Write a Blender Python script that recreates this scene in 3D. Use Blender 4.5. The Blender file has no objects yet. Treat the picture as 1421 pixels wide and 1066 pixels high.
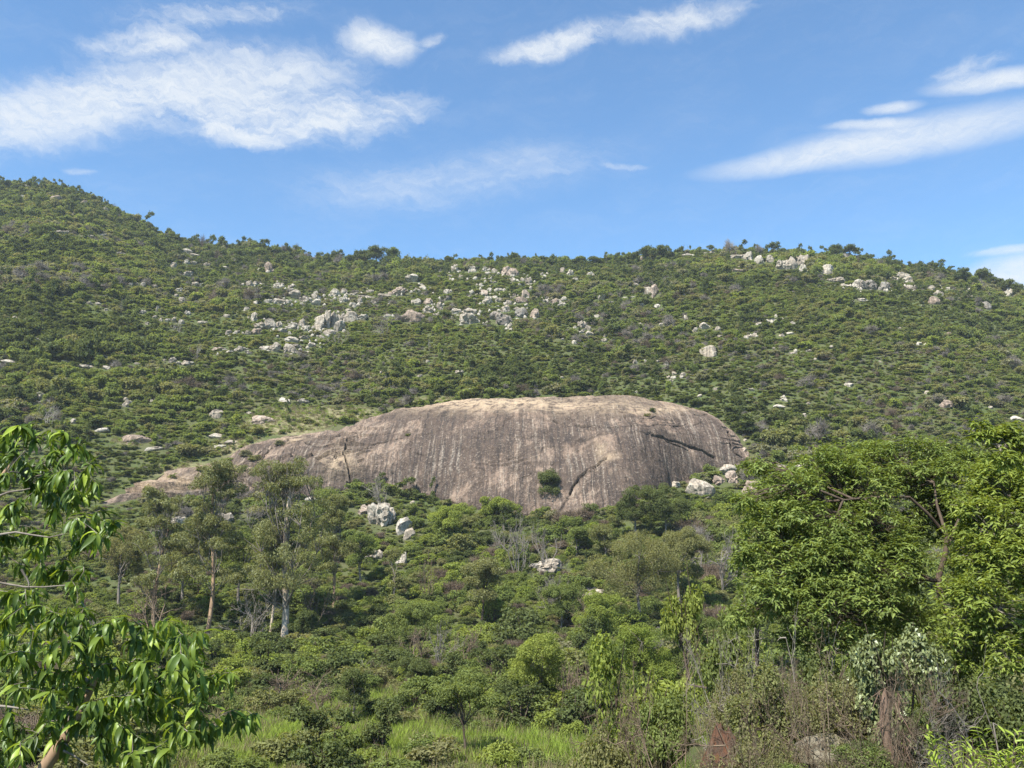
import bpy, math
import numpy as np
from mathutils import Matrix, Vector

# ------------------------------------------------------------------ camera, sky, sun, exposure
SC = bpy.context.scene
PW, PH, PF, VH = 1421, 1066, 1230.0, 780.0          # photograph size, focal length in its pixels, horizon row
PITCH = math.atan((VH - PH / 2) / PF)
CP, SP = math.cos(PITCH), math.sin(PITCH)
cam_d = bpy.data.cameras.new('camera')
cam_d.sensor_width = 36.0
cam_d.lens = 36.0 * PF / PW
cam_d.clip_start, cam_d.clip_end = 0.1, 12000
cam = bpy.data.objects.new('camera', cam_d)
cam.rotation_euler = (math.pi / 2 + PITCH, 0, 0)
SC.collection.objects.link(cam)
SC.camera = cam

SUN_EL, SUN_AZ = math.radians(53), math.radians(-143)   # azimuth from +Y towards +X
SUN = Vector((math.cos(SUN_EL) * math.sin(SUN_AZ), math.cos(SUN_EL) * math.cos(SUN_AZ), math.sin(SUN_EL)))
sun_d = bpy.data.lights.new('sun', 'SUN')
sun_d.energy, sun_d.angle, sun_d.color = 4.9, math.radians(0.53), (1.0, 0.95, 0.86)
sun_o = bpy.data.objects.new('sun', sun_d)
sun_o.rotation_euler = SUN.to_track_quat('Z', 'Y').to_euler()
SC.collection.objects.link(sun_o)
SC.view_settings.view_transform = 'Standard'
SC.view_settings.look = 'None'
SC.view_settings.exposure = 1.15
SC.view_settings.gamma = 1.0
SC.view_settings.use_curve_mapping = False
SC.cycles.max_bounces = 5
SC.cycles.diffuse_bounces = 3
SC.cycles.glossy_bounces = 2
SC.cycles.transmission_bounces = 4
SC.cycles.volume_bounces = 1
SC.cycles.use_denoising = True
SC.cycles.denoiser = 'OPENIMAGEDENOISE'
SC.cycles.denoising_input_passes = 'RGB_ALBEDO_NORMAL'
SC.cycles.denoising_prefilter = 'NONE'
SC.cycles.caustics_reflective = False
SC.cycles.caustics_refractive = False


def sock(nt, v, inp):
    if isinstance(v, bpy.types.NodeSocket):
        nt.links.new(v, inp)
    else:
        inp.default_value = v


def mth(nt, op, a, b=None, c=None, clamp=False):
    n = nt.nodes.new('ShaderNodeMath')
    n.operation = op
    n.use_clamp = clamp
    for i, v in enumerate((a, b, c)):
        if v is not None:
            sock(nt, v, n.inputs[i])
    return n.outputs[0]


def mixc(nt, fac, a, b, mode='MIX'):
    n = nt.nodes.new('ShaderNodeMix')
    n.data_type = 'RGBA'
    n.blend_type = mode
    n.clamp_factor = True
    for v, i in ((fac, 0), (a, 6), (b, 7)):
        if isinstance(v, (tuple, list)):
            v = tuple(v) + ((1.0,) if len(v) == 3 else ())
        sock(nt, v, n.inputs[i])
    return n.outputs[2]


def ramp01(nt, v, lo, hi, a=0.0, b=1.0, smooth=True):
    n = nt.nodes.new('ShaderNodeMapRange')
    n.interpolation_type = 'SMOOTHSTEP' if smooth else 'LINEAR'
    sock(nt, v, n.inputs[0])
    for i, x in ((1, lo), (2, hi), (3, a), (4, b)):
        n.inputs[i].default_value = x
    return n.outputs[0]


def noise(nt, vec, scale, detail=4.0, rough=0.55, dist=0.0, dims='3D'):
    n = nt.nodes.new('ShaderNodeTexNoise')
    n.noise_dimensions = dims
    if vec is not None:
        nt.links.new(vec, n.inputs['Vector'])
    n.inputs['Scale'].default_value = scale
    n.inputs['Detail'].default_value = detail
    n.inputs['Roughness'].default_value = rough
    n.inputs['Distortion'].default_value = dist
    return n.outputs[0]


def comb(nt, x, y, z=0.0):
    n = nt.nodes.new('ShaderNodeCombineXYZ')
    for i, v in enumerate((x, y, z)):
        sock(nt, v, n.inputs[i])
    return n.outputs[0]


def sky_angle(u, v):
    """pixel of the photograph -> azimuth, elevation in degrees of the direction seen there"""
    xr, yr = (u - PW / 2) / PF, (PH / 2 - v) / PF
    d = np.array([xr, CP - yr * SP, SP + yr * CP])
    d /= np.linalg.norm(d)
    return math.degrees(math.atan2(d[0], d[1])), math.degrees(math.asin(d[2]))


def build_world():
    w = bpy.data.worlds.new('World')
    SC.world = w
    w.use_nodes = True
    nt = w.node_tree
    nt.nodes.clear()
    out = nt.nodes.new('ShaderNodeOutputWorld')
    bg = nt.nodes.new('ShaderNodeBackground')
    bg.inputs[1].default_value = 0.108
    nt.links.new(bg.outputs[0], out.inputs[0])
    sky = nt.nodes.new('ShaderNodeTexSky')
    sky.sky_type = 'NISHITA'
    sky.sun_disc = False
    sky.sun_elevation = SUN_EL
    sky.sun_rotation = SUN_AZ
    sky.altitude = 900
    sky.air_density = 1.1
    sky.dust_density = 0.1
    sky.ozone_density = 3.0
    tc = nt.nodes.new('ShaderNodeTexCoord')
    sx = nt.nodes.new('ShaderNodeSeparateXYZ')
    nt.links.new(tc.outputs['Generated'], sx.inputs[0])
    X, Y, Z = sx.outputs
    az = mth(nt, 'MULTIPLY', mth(nt, 'ARCTAN2', X, Y), 57.29578)
    el = mth(nt, 'MULTIPLY', mth(nt, 'ARCSINE', Z), 57.29578)
    P = comb(nt, az, el)
    # warped coordinate so that cloud edges are ragged
    wn = nt.nodes.new('ShaderNodeTexNoise')
    nt.links.new(P, wn.inputs['Vector'])
    wn.inputs['Scale'].default_value = 0.16
    wn.inputs['Detail'].default_value = 6
    wn.inputs['Roughness'].default_value = 0.6
    ws = nt.nodes.new('ShaderNodeSeparateColor')
    nt.links.new(wn.outputs['Color'], ws.inputs[0])
    wa = mth(nt, 'MULTIPLY_ADD', mth(nt, 'SUBTRACT', ws.outputs[0], 0.5), 5.0, az)
    we = mth(nt, 'MULTIPLY_ADD', mth(nt, 'SUBTRACT', ws.outputs[1], 0.5), 3.0, el)

    w2 = nt.nodes.new('ShaderNodeTexNoise')
    nt.links.new(P, w2.inputs['Vector'])
    w2.inputs['Scale'].default_value = 0.8
    w2.inputs['Detail'].default_value = 7
    w2.inputs['Roughness'].default_value = 0.65
    s2 = nt.nodes.new('ShaderNodeSeparateColor')
    nt.links.new(w2.outputs['Color'], s2.inputs[0])
    wa = mth(nt, 'MULTIPLY_ADD', mth(nt, 'SUBTRACT', s2.outputs[0], 0.5), 1.6, wa)
    we = mth(nt, 'MULTIPLY_ADD', mth(nt, 'SUBTRACT', s2.outputs[1], 0.5), 1.1, we)

    def rot(a, e, deg):
        c, s = math.cos(math.radians(deg)), math.sin(math.radians(deg))
        r = mth(nt, 'ADD', mth(nt, 'MULTIPLY', a, c), mth(nt, 'MULTIPLY', e, s))
        t = mth(nt, 'ADD', mth(nt, 'MULTIPLY', a, -s), mth(nt, 'MULTIPLY', e, c))
        return r, t

    def streaks(deg, sl, sw, det=7, rough=0.62):
        r, t = rot(wa, we, deg)
        return noise(nt, comb(nt, mth(nt, 'MULTIPLY', r, sl), mth(nt, 'MULTIPLY', t, sw)), 1.0, det, rough, 0.3)

    fib = mth(nt, 'ADD', mth(nt, 'MULTIPLY', streaks(-16, 0.35, 1.9, 8, 0.7), 0.5), mth(nt, 'MULTIPLY', streaks(12, 0.5, 2.4, 8, 0.7), 0.5))
    n_left = mth(nt, 'ADD', mth(nt, 'MULTIPLY', streaks(6, 0.16, 0.55), 0.55), mth(nt, 'MULTIPLY', fib, 0.45))
    n_fine = mth(nt, 'ADD', mth(nt, 'MULTIPLY', streaks(-8, 0.5, 1.1), 0.55), mth(nt, 'MULTIPLY', fib, 0.45))
    n_lens = streaks(14, 0.10, 0.9, 5, 0.5)
    dens = None

    def cloud(u0, v0, u1, v1, lv, nz, lo, hi, amp, warp, core):
        """one cloud between two points of the photograph; lv half its thickness; noise thresholds"""
        nonlocal dens
        (a0, e0), (a1, e1) = sky_angle(u0, v0), sky_angle(u1, v1)
        k = 57.29578 / PF * 0.9
        ac, ec = (a0 + a1) / 2, (e0 + e1) / 2
        half = math.hypot(a1 - a0, e1 - e0) / 2
        deg = math.degrees(math.atan2(e1 - e0, a1 - a0))
        a = mth(nt, 'SUBTRACT', mth(nt, 'ADD', mth(nt, 'MULTIPLY', wa, warp), mth(nt, 'MULTIPLY', az, 1 - warp)), ac)
        e = mth(nt, 'SUBTRACT', mth(nt, 'ADD', mth(nt, 'MULTIPLY', we, warp), mth(nt, 'MULTIPLY', el, 1 - warp)), ec)
        r, t = rot(a, e, deg)
        q = mth(nt, 'SQRT', mth(nt, 'ADD', mth(nt, 'POWER', mth(nt, 'ABSOLUTE', mth(nt, 'DIVIDE', r, half)), 2.4),
                                mth(nt, 'POWER', mth(nt, 'ABSOLUTE', mth(nt, 'DIVIDE', t, lv * k)), 2.0)))
        m = ramp01(nt, q, 1.0, 0.15)
        x = ramp01(nt, mth(nt, 'ADD', nz, mth(nt, 'MULTIPLY', m, core)), lo, hi)
        x = mth(nt, 'MULTIPLY', mth(nt, 'MULTIPLY', x, mth(nt, 'POWER', m, 0.7)), amp)
        dens = x if dens is None else mth(nt, 'SUBTRACT', 1.0, mth(nt, 'MULTIPLY', mth(nt, 'SUBTRACT', 1.0, dens), mth(nt, 'SUBTRACT', 1.0, x)))

    for c in CLOUDS:
        nz = {'l': n_left, 'f': n_fine, 'r': n_lens}[c[5]]
        cloud(*c[:5], nz, *c[6:])
    # combed fibres inside every cloud
    dens = mth(nt, 'MULTIPLY', dens, ramp01(nt, fib, 0.34, 0.62, 0.66, 1.0))
    # thin veil of cirrus everywhere
    veil = mth(nt, 'MULTIPLY', ramp01(nt, n_left, 0.42, 0.85), 0.14)
    dens = mth(nt, 'MAXIMUM', dens, veil)
    dens = mth(nt, 'MULTIPLY', dens, ramp01(nt, el, 1.0, 6.0))
    skyc = mixc(nt, 1.0, sky.outputs[0], SKY_TINT, 'MULTIPLY')
    col = mixc(nt, dens, skyc, CLOUD_COL)
    nt.links.new(col, bg.inputs[0])


SKY_TINT = (0.66, 0.865, 0.95)
CLOUD_COL = (3.75, 3.9, 4.05)
#  from u, v    to u, v   half thickness, noise, lo, hi, amp, warp, core
CLOUDS = [
    (-220, 190, 330, 96, 66, 'l', 0.37, 0.72, 0.86, 0.8, 0.22),
    (60, 120, 560, 84, 60, 'l', 0.39, 0.72, 0.80, 0.9, 0.20),
    (150, 150, 620, 150, 58, 'l', 0.42, 0.76, 0.78, 0.9, 0.18),
    (220, 150, 420, 206, 26, 'f', 0.42, 0.72, 0.76, 0.8, 0.20),
    (340, 180, 640, 130, 50, 'l', 0.44, 0.80, 0.66, 0.9, 0.15),
    (452, 40, 596, 68, 34, 'f', 0.30, 0.66, 0.92, 0.6, 0.30),
    (570, 62, 630, 52, 13, 'f', 0.44, 0.76, 0.6, 0.6, 0.2),
    (60, 72, 320, 44, 24, 'f', 0.44, 0.80, 0.7, 0.8, 0.18),
    (150, 76, 310, 60, 18, 'f', 0.40, 0.74, 0.7, 0.7, 0.22),
    (90, 30, 480, 8, 30, 'f', 0.44, 0.84, 0.6, 0.8, 0.16),
    (650, 84, 880, 36, 26, 'f', 0.36, 0.74, 0.85, 0.6, 0.26),
    (800, 52, 1080, -6, 30, 'f', 0.40, 0.80, 0.75, 0.7, 0.22),
    (940, 246, 1290, 182, 23, 'r', 0.18, 0.56, 0.62, 0.16, 0.42),
    (1030, 224, 1560, 130, 37, 'r', 0.18, 0.56, 0.74, 0.16, 0.42),
    (1130, 176, 1300, 166, 9, 'r', 0.24, 0.60, 0.7, 0.22, 0.3),
    (1190, 156, 1290, 143, 10, 'r', 0.24, 0.60, 0.7, 0.22, 0.3),
    (1260, 128, 1560, 84, 17, 'r', 0.22, 0.58, 0.85, 0.22, 0.36),
    (1270, 108, 1420, 80, 24, 'f', 0.46, 0.80, 0.55, 0.7, 0.18),
    (1300, 392, 1620, 350, 30, 'r', 0.20, 0.60, 0.9, 0.3, 0.36),
    (1330, 356, 1520, 334, 8, 'r', 0.24, 0.62, 0.7, 0.25, 0.3),
    (300, 268, 960, 188, 60, 'l', 0.34, 0.86, 0.50, 0.9, 0.12),
    (80, 232, 150, 236, 7, 'f', 0.36, 0.76, 0.35, 0.5, 0.24),
    (820, 228, 920, 228, 6, 'f', 0.36, 0.76, 0.3, 0.5, 0.24),
]
build_world()

# ------------------------------------------------------------------ numeric helpers
RNG = np.random.default_rng(7)


def rayd(u, v):
    """direction through a pixel, scaled so that its y is 1 (arrays welcome)"""
    xr, yr = (np.asarray(u, float) - PW / 2) / PF, (PH / 2 - np.asarray(v, float)) / PF
    dy = CP - yr * SP
    return np.stack(np.broadcast_arrays(xr / dy, np.ones_like(dy * xr), (SP + yr * CP) / dy), -1)


def at(u, v, y):
    return rayd(u, v) * np.asarray(y, float)[..., None]


def project(P):
    P = np.asarray(P, float)
    yc = P[..., 1] * CP + P[..., 2] * SP
    up = -P[..., 1] * SP + P[..., 2] * CP
    yc = np.maximum(yc, 1e-3)
    return PW / 2 + PF * P[..., 0] / yc, PH / 2 - PF * up / yc


def sstep(x, a, b):
    t = np.clip((np.asarray(x, float) - a) / (b - a), 0, 1)
    return t * t * (3 - 2 * t)


def _h(ix, iy, iz, seed):
    h = (ix * 374761393 + iy * 668265263 + iz * 2147483647 + seed * 1274126177) & 0xFFFFFFFF
    h = ((h ^ (h >> 13)) * 1274126177) & 0xFFFFFFFF
    h = ((h ^ (h >> 16)) * 2246822519) & 0xFFFFFFFF
    return (h ^ (h >> 15)) / 4294967295.0


def vn3(p, seed=0):
    i = np.floor(p).astype(np.int64)
    f = p - i
    f = f * f * (3 - 2 * f)
    r = 0
    for dx in (0, 1):
        for dy in (0, 1):
            for dz in (0, 1):
                w = (f[..., 0] if dx else 1 - f[..., 0]) * (f[..., 1] if dy else 1 - f[..., 1]) * (f[..., 2] if dz else 1 - f[..., 2])
                r = r + w * _h(i[..., 0] + dx, i[..., 1] + dy, i[..., 2] + dz, seed)
    return r * 2 - 1


def fbm3(p, oct=4, seed=0, gain=0.5):
    a, s, r = 1.0, 1.0, 0
    for k in range(oct):
        r = r + a * vn3(p * s + 17.3 * k, seed + k)
        a *= gain
        s *= 2.03
    return r


def fbm2(x, y, oct=4, seed=0, gain=0.5):
    x, y = np.broadcast_arrays(np.asarray(x, float), np.asarray(y, float))
    return fbm3(np.stack([x, y, np.full_like(x, 0.37)], -1), oct, seed, gain)


def nrm(v):
    return v / np.maximum(np.linalg.norm(v, axis=-1, keepdims=True), 1e-9)


# ------------------------------------------------------------------ terrain height
RID_U = np.array([-700, -300, -100, 0, 40, 100, 150, 200, 270, 340, 380, 420, 480, 600, 700, 800, 880, 950, 1000, 1100, 1200, 1300, 1350, 1421, 1520, 1700, 2200], float)
RID_V = np.array([420, 300, 268, 263, 263, 280, 304, 328, 350, 352, 354, 364, 369, 369, 367, 370, 366, 358, 355, 358, 364, 380, 392, 414, 440, 470, 520], float)
RID_Y = np.array([520, 500, 485, 475, 472, 466, 460, 455, 448, 440, 436, 432, 428, 424, 420, 416, 412, 408, 405, 400, 395, 390, 386, 382, 376, 370, 360], float)
_ra = (RID_U - PW / 2) / PF / CP
_rz = np.array([rayd(u, v)[2] * y for u, v, y in zip(RID_U, RID_V, RID_Y)])
G_S = np.array([-0.5, 0, .094, .203, .3125, .5, .75, 1.0, 1.6])
G_Z = np.array([0, 0, .036, .112, .238, .465, .735, 1.0, 1.62])
_gs = np.linspace(-0.5, 1.6, 421)
_gz = np.convolve(np.pad(np.interp(_gs, G_S, G_Z), 10, mode='edge'), np.ones(21) / 21, 'valid')
B_Y = np.array([-400, -60, 0, 4, 10, 20, 35, 50, 100, 3000], float)
B_Z = np.array([3, -1.2, -1.7, -2.3, -3.8, -6.0, -8.2, -8.8, -8.5, -8.5], float)


def terrain(x, y, fine=True):
    x, y = np.broadcast_arrays(np.asarray(x, float), np.asarray(y, float))
    a = x / np.maximum(y, 60.0)
    yr = np.interp(a, _ra, RID_Y)
    zr = np.interp(a, _ra, _rz)
    base = np.interp(y, B_Y, B_Z)
    base = base + 1.2 * sstep(x, 2.2, 5.0) * sstep(y, 7, 14) * (1 - sstep(y, 24, 36)) + 0.95 * sstep(x, 2.5, 5.0) * sstep(y, 14, 19) * (1 - sstep(y, 24, 36))
    s = (y - 100) / (yr - 100)
    front = np.interp(s, _gs, _gz) * (zr + 2.5 + 8.5)
    back = (zr + 2.5 + 8.5) - 0.33 * (y - yr)
    back = np.maximum(back, 25.0)
    k = 7.0
    h = np.clip(0.5 + 0.5 * (back - front) / k, 0, 1)
    hill = back * (1 - h) + front * h - k * h * (1 - h)
    und = fbm2(x / 46, y / 46, 3, 3) * 2.6 * sstep(y, 170, 260) * (1 - 0.6 * sstep(y, 380, 420)) + fbm2(x / 13, y / 13, 3, 9) * 0.7 * sstep(y, 60, 150)
    z = base + np.maximum(hill, 0) * sstep(y, 95, 110) + und
    z = z + 4.5 * np.exp(-((x - 26) / 17) ** 2 - ((y - 150) / 18) ** 2)      # rubble apron under the right half of the dome
    if fine:
        z = z + 0.25 * fbm2(x / 3.1, y / 3.1, 3, 21)
    return z


def hit(u, v, y0=4.0, y1=700.0):
    """where the ray through a pixel meets the terrain"""
    d = rayd(u, v)
    ys = y0 * (y1 / y0) ** np.linspace(0, 1, 900)
    g = d[2] * ys - terrain(d[0] * ys, ys)
    i = np.argmax(g < 0)
    if g[i] >= 0:
        i = 899
    lo, hi = ys[max(i - 1, 0)], ys[i]
    for _ in range(24):
        m = 0.5 * (lo + hi)
        if d[2] * m - terrain(d[0] * m, m) < 0:
            hi = m
        else:
            lo = m
    return d * hi


# ------------------------------------------------------------------ mesh helpers
class MB:
    """collects vertices, quads and triangles (with one tint number per face) for ONE mesh"""

    def __init__(s):
        s.v, s.f, s.t, s.n = [], [], [], 0

    def add(s, V, Fc, tint=0.5):
        V = np.asarray(V, float).reshape(-1, 3)
        Fc = np.asarray(Fc, np.int64)
        if len(Fc) == 0:
            return
        s.v.append(V)
        s.f.append(Fc + s.n)
        s.t.append(np.broadcast_to(np.asarray(tint, float), (len(Fc),)))
        s.n += len(V)

    def tube(s, path, radii, k=6, tint=0.5):
        path = np.asarray(path, float)
        n = len(path)
        T = np.gradient(path, axis=0)
        T = nrm(T)
        ref = np.array([0.31, 0.17, 0.94]) if abs(T[0][2]) < 0.8 else np.array([0.94, 0.3, 0.1])
        A = nrm(np.cross(T, ref))
        B = np.cross(T, A)
        th = np.arange(k) * 2 * math.pi / k
        R = np.broadcast_to(np.asarray(radii, float), (n,))
        V = path[:, None] + R[:, None, None] * (A[:, None] * np.cos(th)[None, :, None] + B[:, None] * np.sin(th)[None, :, None])
        i = np.arange(n - 1)[:, None] * k
        j = np.arange(k)[None]
        j2 = (j + 1) % k
        q = np.stack([i + j, i + j2, i + k + j2, i + k + j], -1).reshape(-1, 4)
        s.add(V, q, tint)

    def segs(s, P0, P1, r0, r1, k=3, tint=0.5):
        P0, P1 = np.asarray(P0, float), np.asarray(P1, float)
        n = len(P0)
        T = nrm(P1 - P0)
        ref = np.where(np.abs(T[:, 2:3]) < 0.8, [[0, 0, 1.0]], [[1.0, 0, 0]])
        A = nrm(np.cross(T, ref))
        B = np.cross(T, A)
        th = np.arange(k) * 2 * math.pi / k
        ring = A[:, None] * np.cos(th)[None, :, None] + B[:, None] * np.sin(th)[None, :, None]
        V = np.concatenate([P0[:, None] + ring * np.broadcast_to(r0, (n,))[:, None, None], P1[:, None] + ring * np.broadcast_to(r1, (n,))[:, None, None]], 1)
        o = np.arange(n)[:, None] * 2 * k
        j = np.arange(k)[None]
        j2 = (j + 1) % k
        q = np.stack([o + j, o + j2, o + k + j2, o + k + j], -1).reshape(-1, 4)
        s.add(V, q, np.repeat(np.broadcast_to(tint, (n,)), k))

    def leaves(s, P, D, N, L, W, fold=0.25, droop=0.2, kind='quad', tint=None):
        n = len(P)
        D = nrm(D)
        S = nrm(np.cross(N, D))
        N = np.cross(D, S)
        L = np.broadcast_to(L, (n,))[:, None]
        W = np.broadcast_to(W, (n,))[:, None]
        tint = RNG.random(n) if tint is None else tint
        tip = P + D * L - N * L * droop
        if kind == 'quad':
            m = P + D * L * 0.45
            V = np.stack([P, m + S * W * .5 + N * W * fold, tip, m - S * W * .5 + N * W * fold], 1)
            s.add(V, np.arange(n * 4).reshape(n, 4), tint)
        else:
            m = P + D * L * 0.5 - N * L * droop * 0.2
            l1 = P + D * L * 0.42 + S * W * .5 + N * W * fold - N * L * droop * 0.15
            r1 = P + D * L * 0.42 - S * W * .5 + N * W * fold - N * L * droop * 0.15
            V = np.stack([P, l1, m, r1, tip], 1)
            o = np.arange(n)[:, None] * 5
            f = np.concatenate([o + [[0, 2, 1]], o + [[0, 3, 2]], o + [[1, 2, 4]], o + [[2, 3, 4]]], 0)
            s.add(V, f, np.tile(tint, 4))

    def mesh(s, name, mat, smooth=False, uv=None):
        me = bpy.data.meshes.new(name)
        V = np.concatenate(s.v) if s.v else np.zeros((0, 3))
        ks = np.concatenate([np.full(len(f), f.shape[1]) for f in s.f]) if s.f else np.zeros(0, int)
        idx = np.concatenate([f.ravel() for f in s.f]) if s.f else np.zeros(0, int)
        me.vertices.add(len(V))
        me.vertices.foreach_set('co', V.astype(np.float32).ravel())
        me.loops.add(len(idx))
        me.loops.foreach_set('vertex_index', idx.astype(np.int32))
        me.polygons.add(len(ks))
        st = np.zeros(len(ks), np.int32)
        if len(ks):
            st[1:] = np.cumsum(ks)[:-1]
        me.polygons.foreach_set('loop_start', st)
        me.polygons.foreach_set('loop_total', ks.astype(np.int32))
        me.update(calc_edges=True)
        if s.t:
            at_ = me.attributes.new('tint', 'FLOAT', 'FACE')
            at_.data.foreach_set('value', np.concatenate(s.t).astype(np.float32))
        if smooth:
            me.polygons.foreach_set('use_smooth', np.ones(len(ks), bool))
        if mat:
            me.materials.append(mat)
        return me


COL = SC.collection


def link(name, me, parent=None, loc=None, kind=None, label=None, cat=None, group=None):
    o = bpy.data.objects.new(name, me)
    COL.objects.link(o)
    if parent is not None:
        o.parent = parent
    if loc is not None:
        o.location = loc
    for k, v in (('kind', kind), ('label', label), ('category', cat), ('group', group)):
        if v:
            o[k] = v
    return o


# ------------------------------------------------------------------ materials
def new_mat(name):
    m = bpy.data.materials.new(name)
    m.use_nodes = True
    nt = m.node_tree
    nt.nodes.clear()
    out = nt.nodes.new('ShaderNodeOutputMaterial')
    return m, nt, out


def obj_random(nt):
    return nt.nodes.new('ShaderNodeObjectInfo').outputs['Random']


def attr(nt, name, out='Fac'):
    n = nt.nodes.new('ShaderNodeAttribute')
    n.attribute_name = name
    return n.outputs[out]


def pos(nt):
    return nt.nodes.new('ShaderNodeNewGeometry').outputs['Position']


def leaf_mat(name, ca, cb, trans=0.3, gloss=0.0, spread=0.6, young=None, rough=0.4):
    """two species tones chosen per plant, a tint per leaf, light passing through the blade"""
    m, nt, out = new_mat(name)
    c = mixc(nt, obj_random(nt), ca, cb)
    t = attr(nt, 'tint')
    if young:
        c = mixc(nt, ramp01(nt, t, 0.62, 1.0), c, young)
    f = ramp01(nt, t, 0, 1, 1 - spread * .5, 1 + spread * .5, False)
    fc = nt.nodes.new('ShaderNodeCombineColor')
    for i in range(3):
        nt.links.new(f, fc.inputs[i])
    c = mixc(nt, 1.0, c, fc.outputs[0], 'MULTIPLY')
    d = nt.nodes.new('ShaderNodeBsdfDiffuse')
    nt.links.new(c, d.inputs[0])
    tr = nt.nodes.new('ShaderNodeBsdfTranslucent')
    nt.links.new(mixc(nt, 1.0, c, (1.35, 1.25, 0.55), 'MULTIPLY'), tr.inputs[0])
    mx = nt.nodes.new('ShaderNodeMixShader')
    mx.inputs[0].default_value = trans
    nt.links.new(d.outputs[0], mx.inputs[1])
    nt.links.new(tr.outputs[0], mx.inputs[2])
    res = mx.outputs[0]
    if gloss:
        g = nt.nodes.new('ShaderNodeBsdfGlossy')
        g.inputs['Roughness'].default_value = rough
        g.inputs[0].default_value = (0.9, 1, 0.95, 1)
        lw = nt.nodes.new('ShaderNodeLayerWeight')
        lw.inputs[0].default_value = 0.25
        m2 = nt.nodes.new('ShaderNodeMixShader')
        nt.links.new(mth(nt, 'MULTIPLY_ADD', lw.outputs['Fresnel'], gloss * 2, gloss * .5), m2.inputs[0])
        nt.links.new(res, m2.inputs[1])
        nt.links.new(g.outputs[0], m2.inputs[2])
        res = m2.outputs[0]
    nt.links.new(res, out.inputs[0])
    return m


def bark_mat(name, ca, cb, scale=6.0, stretch=0.25):
    m, nt, out = new_mat(name)
    tc = nt.nodes.new('ShaderNodeTexCoord')
    mp = nt.nodes.new('ShaderNodeMapping')
    mp.inputs['Scale'].default_value = (1, 1, stretch)
    nt.links.new(tc.outputs['Object'], mp.inputs[0])
    n = noise(nt, mp.outputs[0], scale, 5, 0.65)
    c = mixc(nt, ramp01(nt, n, 0.35, 0.65), ca, cb)
    b = nt.nodes.new('ShaderNodeBsdfDiffuse')
    nt.links.new(c, b.inputs[0])
    nt.links.new(b.outputs[0], out.inputs[0])
    return m


def bump(nt, h, strength, dist):
    b = nt.nodes.new('ShaderNodeBump')
    b.inputs['Strength'].default_value = strength
    b.inputs['Distance'].default_value = dist
    nt.links.new(h, b.inputs['Height'])
    return b.outputs[0]


def rock_mat(name, pale, warm, dark, sc=1.0):
    m, nt, out = new_mat(name)
    p = pos(nt)
    r = obj_random(nt)
    n1 = noise(nt, p, 0.55 * sc, 5, 0.6)
    n2 = noise(nt, p, 1.7 * sc, 6, 0.7)
    mp = nt.nodes.new('ShaderNodeMapping')
    mp.inputs['Scale'].default_value = (1.4, 1.4, 0.22)
    nt.links.new(p, mp.inputs[0])
    n3 = noise(nt, mp.outputs[0], 1.3 * sc, 5, 0.6)
    c = mixc(nt, ramp01(nt, mth(nt, 'ADD', n1, mth(nt, 'MULTIPLY', r, 0.2)), 0.45, 0.75), pale, warm)
    c = mixc(nt, mth(nt, 'MULTIPLY', ramp01(nt, mth(nt, 'ADD', n3, mth(nt, 'MULTIPLY', r, 0.14)), 0.52, 0.70), 0.75), c, dark)
    c = mixc(nt, mth(nt, 'MULTIPLY', ramp01(nt, n2, 0.56, 0.70), 0.6), c, dark)
    vo = nt.nodes.new('ShaderNodeTexVoronoi')
    vo.feature = 'DISTANCE_TO_EDGE'
    vo.inputs['Scale'].default_value = 0.42 * sc
    wp = nt.nodes.new('ShaderNodeVectorMath')
    wp.operation = 'MULTIPLY_ADD'
    nz = nt.nodes.new('ShaderNodeTexNoise')
    nz.inputs['Scale'].default_value = 0.8 * sc
    nt.links.new(p, nz.inputs['Vector'])
    nt.links.new(nz.outputs['Color'], wp.inputs[0])
    wp.inputs[1].default_value = (1.5, 1.5, 1.5)
    nt.links.new(p, wp.inputs[2])
    nt.links.new(wp.outputs[0], vo.inputs['Vector'])
    c = mixc(nt, mth(nt, 'MULTIPLY', ramp01(nt, vo.outputs['Distance'], 0.07, 0.015), 0.65), c, dark)
    b = nt.nodes.new('ShaderNodeBsdfDiffuse')
    b.inputs['Roughness'].default_value = 0.6
    nt.links.new(c, b.inputs[0])
    nt.links.new(bump(nt, mth(nt, 'ADD', n2, noise(nt, p, 5 * sc, 5, 0.7)), 0.6, 0.25), b.inputs['Normal'])
    nt.links.new(b.outputs[0], out.inputs[0])
    return m


M = {}
M['boulder'] = rock_mat('pale_granite', (0.46, 0.42, 0.35), (0.41, 0.345, 0.265), (0.16, 0.138, 0.115))
M['boulder_pink'] = rock_mat('pinkish_granite', (0.44, 0.36, 0.29), (0.38, 0.29, 0.22), (0.15, 0.12, 0.10))
M['boulder_grey'] = rock_mat('grey_granite', (0.27, 0.25, 0.22), (0.30, 0.25, 0.2), (0.10, 0.09, 0.08))
M['bark_pale'] = bark_mat('pale_bark', (0.50, 0.43, 0.34), (0.32, 0.24, 0.17), 3)
M['bark_tan'] = bark_mat('tan_bark', (0.36, 0.25, 0.16), (0.22, 0.15, 0.1), 3)
M['bark_grey'] = bark_mat('grey_bark', (0.24, 0.21, 0.18), (0.13, 0.11, 0.09))
M['bark_dark'] = bark_mat('dark_bark', (0.11, 0.085, 0.065), (0.06, 0.045, 0.035))
M['bark_red'] = bark_mat('reddish_bark', (0.20, 0.14, 0.105), (0.13, 0.085, 0.06), 9)
M['twig_grey'] = bark_mat('dry_grey_twig', (0.25, 0.225, 0.195), (0.15, 0.13, 0.11), 2)
M['twig_brown'] = bark_mat('dry_brown_twig', (0.20, 0.155, 0.11), (0.12, 0.09, 0.065), 2)
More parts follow.
